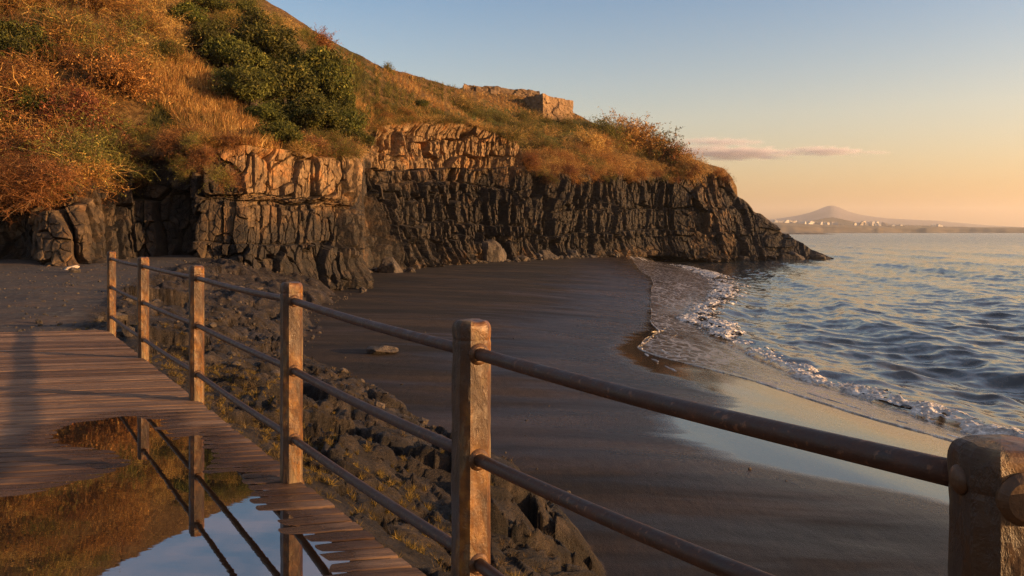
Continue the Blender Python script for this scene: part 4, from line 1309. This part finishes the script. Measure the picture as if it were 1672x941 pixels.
    for k in range(len(pts) - 1):
        a2, b2 = pts[k], pts[k + 1]; d = b2 - a2; L = np.linalg.norm(d); d /= L
        for q in HT:
            a = np.array([*(a2 + d * .055), ZT - q[k]]) - rl[0]; b = np.array([*(b2 - d * .055), ZT - q[k + 1]]) - rl[0]
            V, f = cyl(a, b, .0205, 20, rings=24, wob=-.006 - rs.random() * .006)
            mesh('rail', V, f, M['rust'], root, smooth=True)
railing()

# ------------------------------------------------------------------ moss and grass on the rocky bank
def bank_plants():
    rs = random.Random(44)
    tv = [tuft(900 + i, 46, 1, MOSS, .8) for i in range(4)]
    items = []
    def at(u, v, d): 
        x = (u - CX) / F * d
        return np.array([x, d, float(ground_z(np.array([x]), np.array([d]))[0][0])])
    def cluster(x, y, n, sp, s0, s1):
        for _ in range(n):
            a, b = x + rs.gauss(0, sp), y + rs.gauss(0, sp * 1.2)
            if a < decedge(b) + .12 and b < 11.7: continue
            z = float(ground_z(np.array([a]), np.array([b]))[0][0])
            s = rs.uniform(s0, s1)
            items.append((tv[rs.randrange(4)], np.array([a, b, z - .01]), (s, s, s * .8), rs.uniform(0, 6.3)))
    for (x, y, n, sp) in ((-3.4, 9.6, 70, .55), (-2.6, 8.6, 60, .5), (-1.5, 7.6, 40, .4), (-4.9, 11.5, 40, .5), (-.7, 6.6, 40, .45), (-.2, 5.5, 24, .3), (.1, 4.3, 46, .3), (-4.2, 10.6, 40, .4),
                          (-1.3, 8.8, 30, .5), (-7.2, 15, 40, .8), (-6, 13.6, 30, .8), (.5, 3.6, 20, .2), (-2.0, 6.6, 20, .2)):
        cluster(x, y, int(n * 2.4), sp * 1.15, .04, .12)
    bv = [tuft(950 + i, 34, 1, ((.030, .020, .011), (.085, .055, .028), (.17, .11, .055)), .95) for i in range(4)]
    for _ in range(2600):
        b = rs.uniform(3.0, 26); e0, f0_ = float(edgeline(b)) if b > 11.6 else decedge(b), float(footline(b))
        a = e0 + (f0_ - e0) * rs.uniform(.02, .92)
        if a < decedge(b) + .12 and b < 11.7: continue
        if float(fbm(np.array([a * .7]), np.array([b * .5]), octv=2, seed=97)[0]) < -.02: continue
        z = float(ground_z(np.array([a]), np.array([b]))[0][0]); q = rs.uniform(.05, .17)
        items.append((bv[rs.randrange(4)], np.array([a, b, z - .01]), (q, q, q * .7), rs.uniform(0, 6.3)))
    merged('bank_grass', items, 'yellow green moss and short grass tufts on the rocky bank', 'grass')
bank_plants()

# ------------------------------------------------------------------ far shore
def far():
    us = np.linspace(900, 3200, 900); ds = np.concatenate([np.linspace(2350, 4200, 70), np.linspace(4300, 6000, 8)])
    U, D = np.meshgrid(us, ds)
    shore = 2450 + 160 * fbm(us * .012, us * 0, octv=4, seed=801) + np.clip((us - 1320) * 1.1, -80, 260)
    vtop = np.interp(us, [900, 1270, 1330, 1420, 1520, 1600, 1700, 3200], [360, 364, 367, 368.5, 369.5, 371, 371.5, 373])
    ztop = EYE - (vtop - HZ) / F * 3000
    t = np.clip((D - shore[None]) / 420, -.2, 1)
    X = (U - CX) / F * D
    Z = np.where(t < 0, t * 20, ztop[None] * (.10 * sstep(0, .04, t) + .62 * sstep(.03, .45, t + .12 * fbm(U * .02, D * .004, octv=3, seed=803)) + .28 * sstep(.4, 1, t)))
    Z += np.where(t > .05, 1.6 * fbm(U * .03, D * .006, octv=4, seed=805), 0) + .002 * np.maximum(D - 3200, 0)
    o = mesh('far_coast', np.stack([X, D, Z], -1).reshape(-1, 3), gridfaces(*X.shape), mat_plain('far_land', (.13, .092, .052), .95, .012, .5))
    tag(o, kind='structure')
    # low reef in front of it
    us = np.linspace(1255, 1372, 160); ds = np.linspace(1480, 1640, 16); U, D = np.meshgrid(us, ds)
    h = 3.2 * np.clip(1 - ((U - 1290) / 78) ** 2, 0, 1) * np.sin(np.pi * np.linspace(0, 1, 16))[:, None] * (1 + .6 * fbm(U * .12, D * .03, octv=3, seed=807)) - .4
    o = mesh('reef', np.stack([(U - CX) / F * D, D, h], -1).reshape(-1, 3), gridfaces(*U.shape), mat_plain('reef_rock', (.055, .04, .03), .9, .05))
    tag(o, kind='structure')
    # volcano
    us = np.linspace(700, 2600, 500); ds = np.linspace(7000, 13500, 90); U, D = np.meshgrid(us, ds)
    prof = np.array([(700, 372), (1100, 366), (1220, 361), (1265, 357.5), (1300, 352.5), (1325, 346.5), (1342, 339.5), (1352, 335.6), (1358, 334.6), (1367, 336.5), (1385, 345.5), (1410, 351.5), (1450, 356.5), (1500, 359), (1530, 360), (1560, 363), (1610, 367.5), (1680, 371), (1800, 374), (2600, 377)])
    D0 = 9000.0
    zz = (HZ - np.interp(us, prof[:, 0], prof[:, 1])) / F * D0 + EYE
    zz = np.convolve(np.pad(zz, 3, 'edge'), [.05, .15, .2, .2, .2, .15, .05], 'valid')
    wd = 2600.0
    Z = zz[None] * np.exp(-((D - D0) / wd) ** 2) * D / D0 * (1 - .0) - 3
    gul = ridged(U * .03, D * .0016, octv=4, seed=811) * .03 * Z
    Z = Z + gul * (1 - np.exp(-((D - D0) / 250) ** 2))
    o = mesh('mountain', np.stack([(U - CX) / F * D, D, Z], -1).reshape(-1, 3), gridfaces(*U.shape), mat_plain('volcano_slope', (.105, .082, .085), .95, .004, .3))
    tag(o, kind='structure')
    # the white town
    white = [mat_plain('render_white', (.52, .47, .41), .8), mat_plain('render_cream', (.46, .38, .30), .8), mat_plain('render_grey', (.32, .29, .26), .8)]
    dark = mat_plain('window_dark', (.06, .06, .07), .3)
    rs = random.Random(17)
    def house(u, d, w, h, dep, mat, steps, label, group):
        x = (u - CX) / F * d
        zt = EYE - (np.interp(u, [1270, 1330, 1420, 1520, 1600], [364, 367, 368.5, 369.5, 371]) - HZ) / F * 3000
        z = zt - 1.0
        V, Fc, n = [], [], 0
        def box(cx, cz0, cz1, ww, dd, oy=0):
            nonlocal n
            a = np.array([(sx * ww / 2 + cx, sy * dd / 2 + oy, zz) for zz in (cz0, cz1) for sx, sy in ((-1, -1), (1, -1), (1, 1), (-1, 1))])
            V.append(a); Fc.append(np.array([[0, 3, 2, 1], [4, 5, 6, 7], [0, 1, 5, 4], [1, 2, 6, 5], [2, 3, 7, 6], [3, 0, 4, 7]]) + n); n += 8
        # one stepped closed block: body, set-back storey, roof hut
        prof = [(-w / 2, -6), (w / 2, -6), (w / 2, h * (.55 if steps > 1 else 1)), (w * .18, h * (.55 if steps > 1 else 1)), (w * .18, h), (-w * .12, h), (-w * .12, h + 1.6), (-w * .3, h + 1.6), (-w * .3, h), (-w / 2, h)]
        if rs.random() < .5: prof = [(-a, b) for a, b in prof][::-1]
        m = len(prof)
        a = np.array([(px, -dep / 2, pz) for px, pz in prof] + [(px, dep / 2, pz) for px, pz in prof])
        sides = np.array([[i, (i + 1) % m, m + (i + 1) % m, m + i] for i in range(m)])[:, ::-1]
        import bmesh
        me = bpy.data.meshes.new('house')
        me.from_pydata([tuple(p) for p in a], [], [list(map(int, s)) for s in sides] + [list(range(m)), list(range(2 * m - 1, m - 1, -1))])
        me.materials.append(mat)
        o = bpy.data.objects.new('house', me); COL.objects.link(o)
        o.location = (x, d, z); o.rotation_euler.z = rs.uniform(-.5, .5)
        tag(o, label, 'house', group)
    def cluster(u0, u1, n, hmin, hmax, what, where):
        for i in range(n):
            u = u0 + (u1 - u0) * (i + rs.uniform(.1, .9)) / n
            w, h = rs.uniform(9, 20), rs.uniform(hmin, hmax)
            mt = rs.choices(white, [6, 3, 1])[0]
            house(u, 3050 + rs.uniform(-60, 260), w, h, rs.uniform(8, 14), mt, rs.choice([1, 2]), f'tiny {what} {where}', f'{what}s of the far town {where}')
    cluster(1262, 1300, 13, 8, 15, 'white flat roofed house', 'in the dense end of town by the headland')
    cluster(1300, 1345, 17, 6, 12, 'pale house', 'in the low row left under the volcano')
    cluster(1345, 1366, 7, 8, 14, 'white house block', 'directly under the volcano peak')
    cluster(1394, 1404, 3, 8, 13, 'white block', 'alone in the gap right of the peak')
    cluster(1405, 1449, 13, 9, 19, 'tall white apartment block', 'in the cluster right of the peak')
    cluster(1455, 1472, 5, 4, 7, 'low pale building', 'right of the tall cluster')
    cluster(1522, 1538, 4, 5, 9, 'pale building', 'at the far right end of the town')
far()

# ------------------------------------------------------------------ clouds (thin flat puffs far out over the sea)
def clouds():
    def cloud(name, u0, u1, v, hpx, seed, label, dens):
        D = 14000.0
        m = bpy.data.materials.new('cloud_vapour_' + str(seed)); m.use_nodes = True; nt = m.node_tree; nt.nodes.clear(); n = N(nt)
        out = n.new('ShaderNodeOutputMaterial'); vol = n.new('ShaderNodeVolumePrincipled')
        n.link(vol.outputs[0], out.inputs['Volume'])
        tc = n.obj()
        ln = n.new('ShaderNodeVectorMath', operation='LENGTH'); n.link(tc, ln.inputs[0])
        nz = n.noise(n.mapping(tc, (2.4, 1.2, 1.3)), 1.4 + seed * .13, 5, .62)
        q = n.math('SUBTRACT', n.math('ADD', n.math('SUBTRACT', 1.0, ln.outputs['Value']), n.math('MULTIPLY', n.math('SUBTRACT', nz, .5), 2.2)), .06)
        n.put(vol.inputs['Density'], n.math('MULTIPLY', n.ramp(q, [(0.0, 0.0), (.7, 1.0)]), dens))
        vol.inputs['Color'].default_value = (.74, .71, .80, 1); vol.inputs['Anisotropy'].default_value = .2
        import bmesh
        bm = bmesh.new(); bmesh.ops.create_icosphere(bm, subdivisions=4, radius=1.25)
        me = bpy.data.meshes.new('cloud'); bm.to_mesh(me); bm.free(); me.materials.append(m)
        o = bpy.data.objects.new(name, me); COL.objects.link(o)
        c = P((u0 + u1) / 2, v, D)
        o.location = c; L = (u1 - u0) / 2 / F * D / 1.1; o.scale = (L, L * .45, hpx / 2 / F * D)
        o.rotation_euler.y = math.radians(1.5)
        tag(o, label, 'cloud', 'thin evening clouds low over the sea')
    cloud('cloud', 1070, 1320, 250, 24, 1, 'wide flat mauve cloud low in the sky right of the cliff', .0065)
    cloud('cloud', 1090, 1262, 232, 14, 2, 'thin pale streak of cloud above the wide mauve one', .0040)
    cloud('cloud', 1270, 1425, 247, 17, 3, 'smaller pinkish cloud right of the wide mauve one', .0060)
    cloud('cloud', 1395, 1465, 249, 8, 4, 'tiny wisp of cloud farthest right in the sky', .0030)
clouds()

# ------------------------------------------------------------------ air
def haze():
    import bmesh
    bm = bmesh.new(); bmesh.ops.create_cube(bm, size=1)
    me = bpy.data.meshes.new('haze'); bm.to_mesh(me); bm.free()
    m = bpy.data.materials.new('haze_air'); m.use_nodes = True; nt = m.node_tree; nt.nodes.clear(); n = N(nt)
    out = n.new('ShaderNodeOutputMaterial'); vol = n.new('ShaderNodeVolumePrincipled'); n.link(vol.outputs[0], out.inputs['Volume'])
    vol.inputs['Density'].default_value = HAZE; vol.inputs['Color'].default_value = (.95, .90, .88, 1); vol.inputs['Anisotropy'].default_value = .35
    me.materials.append(m)
    o = bpy.data.objects.new('haze', me); COL.objects.link(o)
    o.scale = (32000, 16000, 460); o.location = (0, 6500, 460 / 2 - 20)
    tag(o, kind='stuff')
HAZE = 6e-5
haze()

# ------------------------------------------------------------------ light
SUN_EL, SUN_AZ = math.radians(7.0), math.radians(104)     # azimuth clockwise from straight ahead
def light():
    w = bpy.data.worlds.new('World'); scene.world = w; w.use_nodes = True
    nt = w.node_tree; nt.nodes.clear(); n = N(nt)
    out = n.new('ShaderNodeOutputWorld'); bg = n.new('ShaderNodeBackground'); n.link(bg.outputs[0], out.inputs[0])
    sky = n.new('ShaderNodeTexSky', sky_type='NISHITA'); sky.sun_disc = False
    sky.sun_elevation = SUN_EL; sky.sun_rotation = SUN_AZ
    sky.air_density = 1.3; sky.dust_density = 2.0; sky.ozone_density = 2.0
    # faint high mackerel cloud overhead
    tc = n.new('ShaderNodeTexCoord').outputs['Generated']
    sp = n.new('ShaderNodeSeparateXYZ'); n.link(tc, sp.inputs[0])
    zc = n.math('MAXIMUM', sp.outputs[2], .05)
    cb = n.new('ShaderNodeCombineXYZ'); n.link(n.math('DIVIDE', sp.outputs[0], zc), cb.inputs[0]); n.link(n.math('DIVIDE', sp.outputs[1], zc), cb.inputs[1])
    cl = n.ramp(n.noise(n.mapping(cb.outputs[0], (1, 1.6, 1)), 2.6, 6, .62, .3), [(.40, 0.0), (.62, 1.0)])
    hi = n.ramp(sp.outputs[2], [(.275, 0.0), (.33, 1.0)])
    col = n.mix(n.math('MULTIPLY', n.math('MULTIPLY', cl, hi), .75), sky.outputs[0], (2.6, 2.2, 2.2))
    tint = n.ramp(sp.outputs[2], [(0.0, (.95, .72, .60)), (.06, (.98, .80, .86)), (.14, (.96, .82, .88)), (.28, (.55, .64, .83)), (.6, (.56, .60, .67))])
    col = n.mix(1.0, col, tint, 'MULTIPLY')
    n.put(bg.inputs[0], col); bg.inputs[1].default_value = .15
    sun = bpy.data.lights.new('sun', 'SUN'); sun.energy = 5.0; sun.color = (1.0, .59, .25); sun.angle = math.radians(.6)
    o = bpy.data.objects.new('sun', sun); COL.objects.link(o)
    from mathutils import Vector
    d = Vector((math.sin(SUN_AZ) * math.cos(SUN_EL), math.cos(SUN_AZ) * math.cos(SUN_EL), math.sin(SUN_EL)))
    o.rotation_euler = d.to_track_quat('Z', 'Y').to_euler(); o.location = (60, -20, 40)
light()

cam = bpy.data.cameras.new('camera'); co = bpy.data.objects.new('camera', cam); COL.objects.link(co)
co.location = (0, 0, EYE); co.rotation_euler = (math.radians(90), 0, 0)
cam.sensor_width = 36; cam.lens = F / 1672 * 36; cam.shift_y = -(470.5 - HZ) / 1672
cam.clip_start = .05; cam.clip_end = 300000
scene.camera = co
scene.view_settings.view_transform = 'Standard'; scene.view_settings.look = 'None'
scene.view_settings.exposure = 1.35; scene.view_settings.gamma = 1.0; scene.view_settings.use_curve_mapping = False
scene.cycles.max_bounces = 6; scene.cycles.volume_bounces = 1; scene.cycles.use_denoising = True; scene.cycles.denoising_prefilter = 'NONE'; scene.cycles.sample_clamp_indirect = 4.0
scene.cycles.transparent_max_bounces = 8
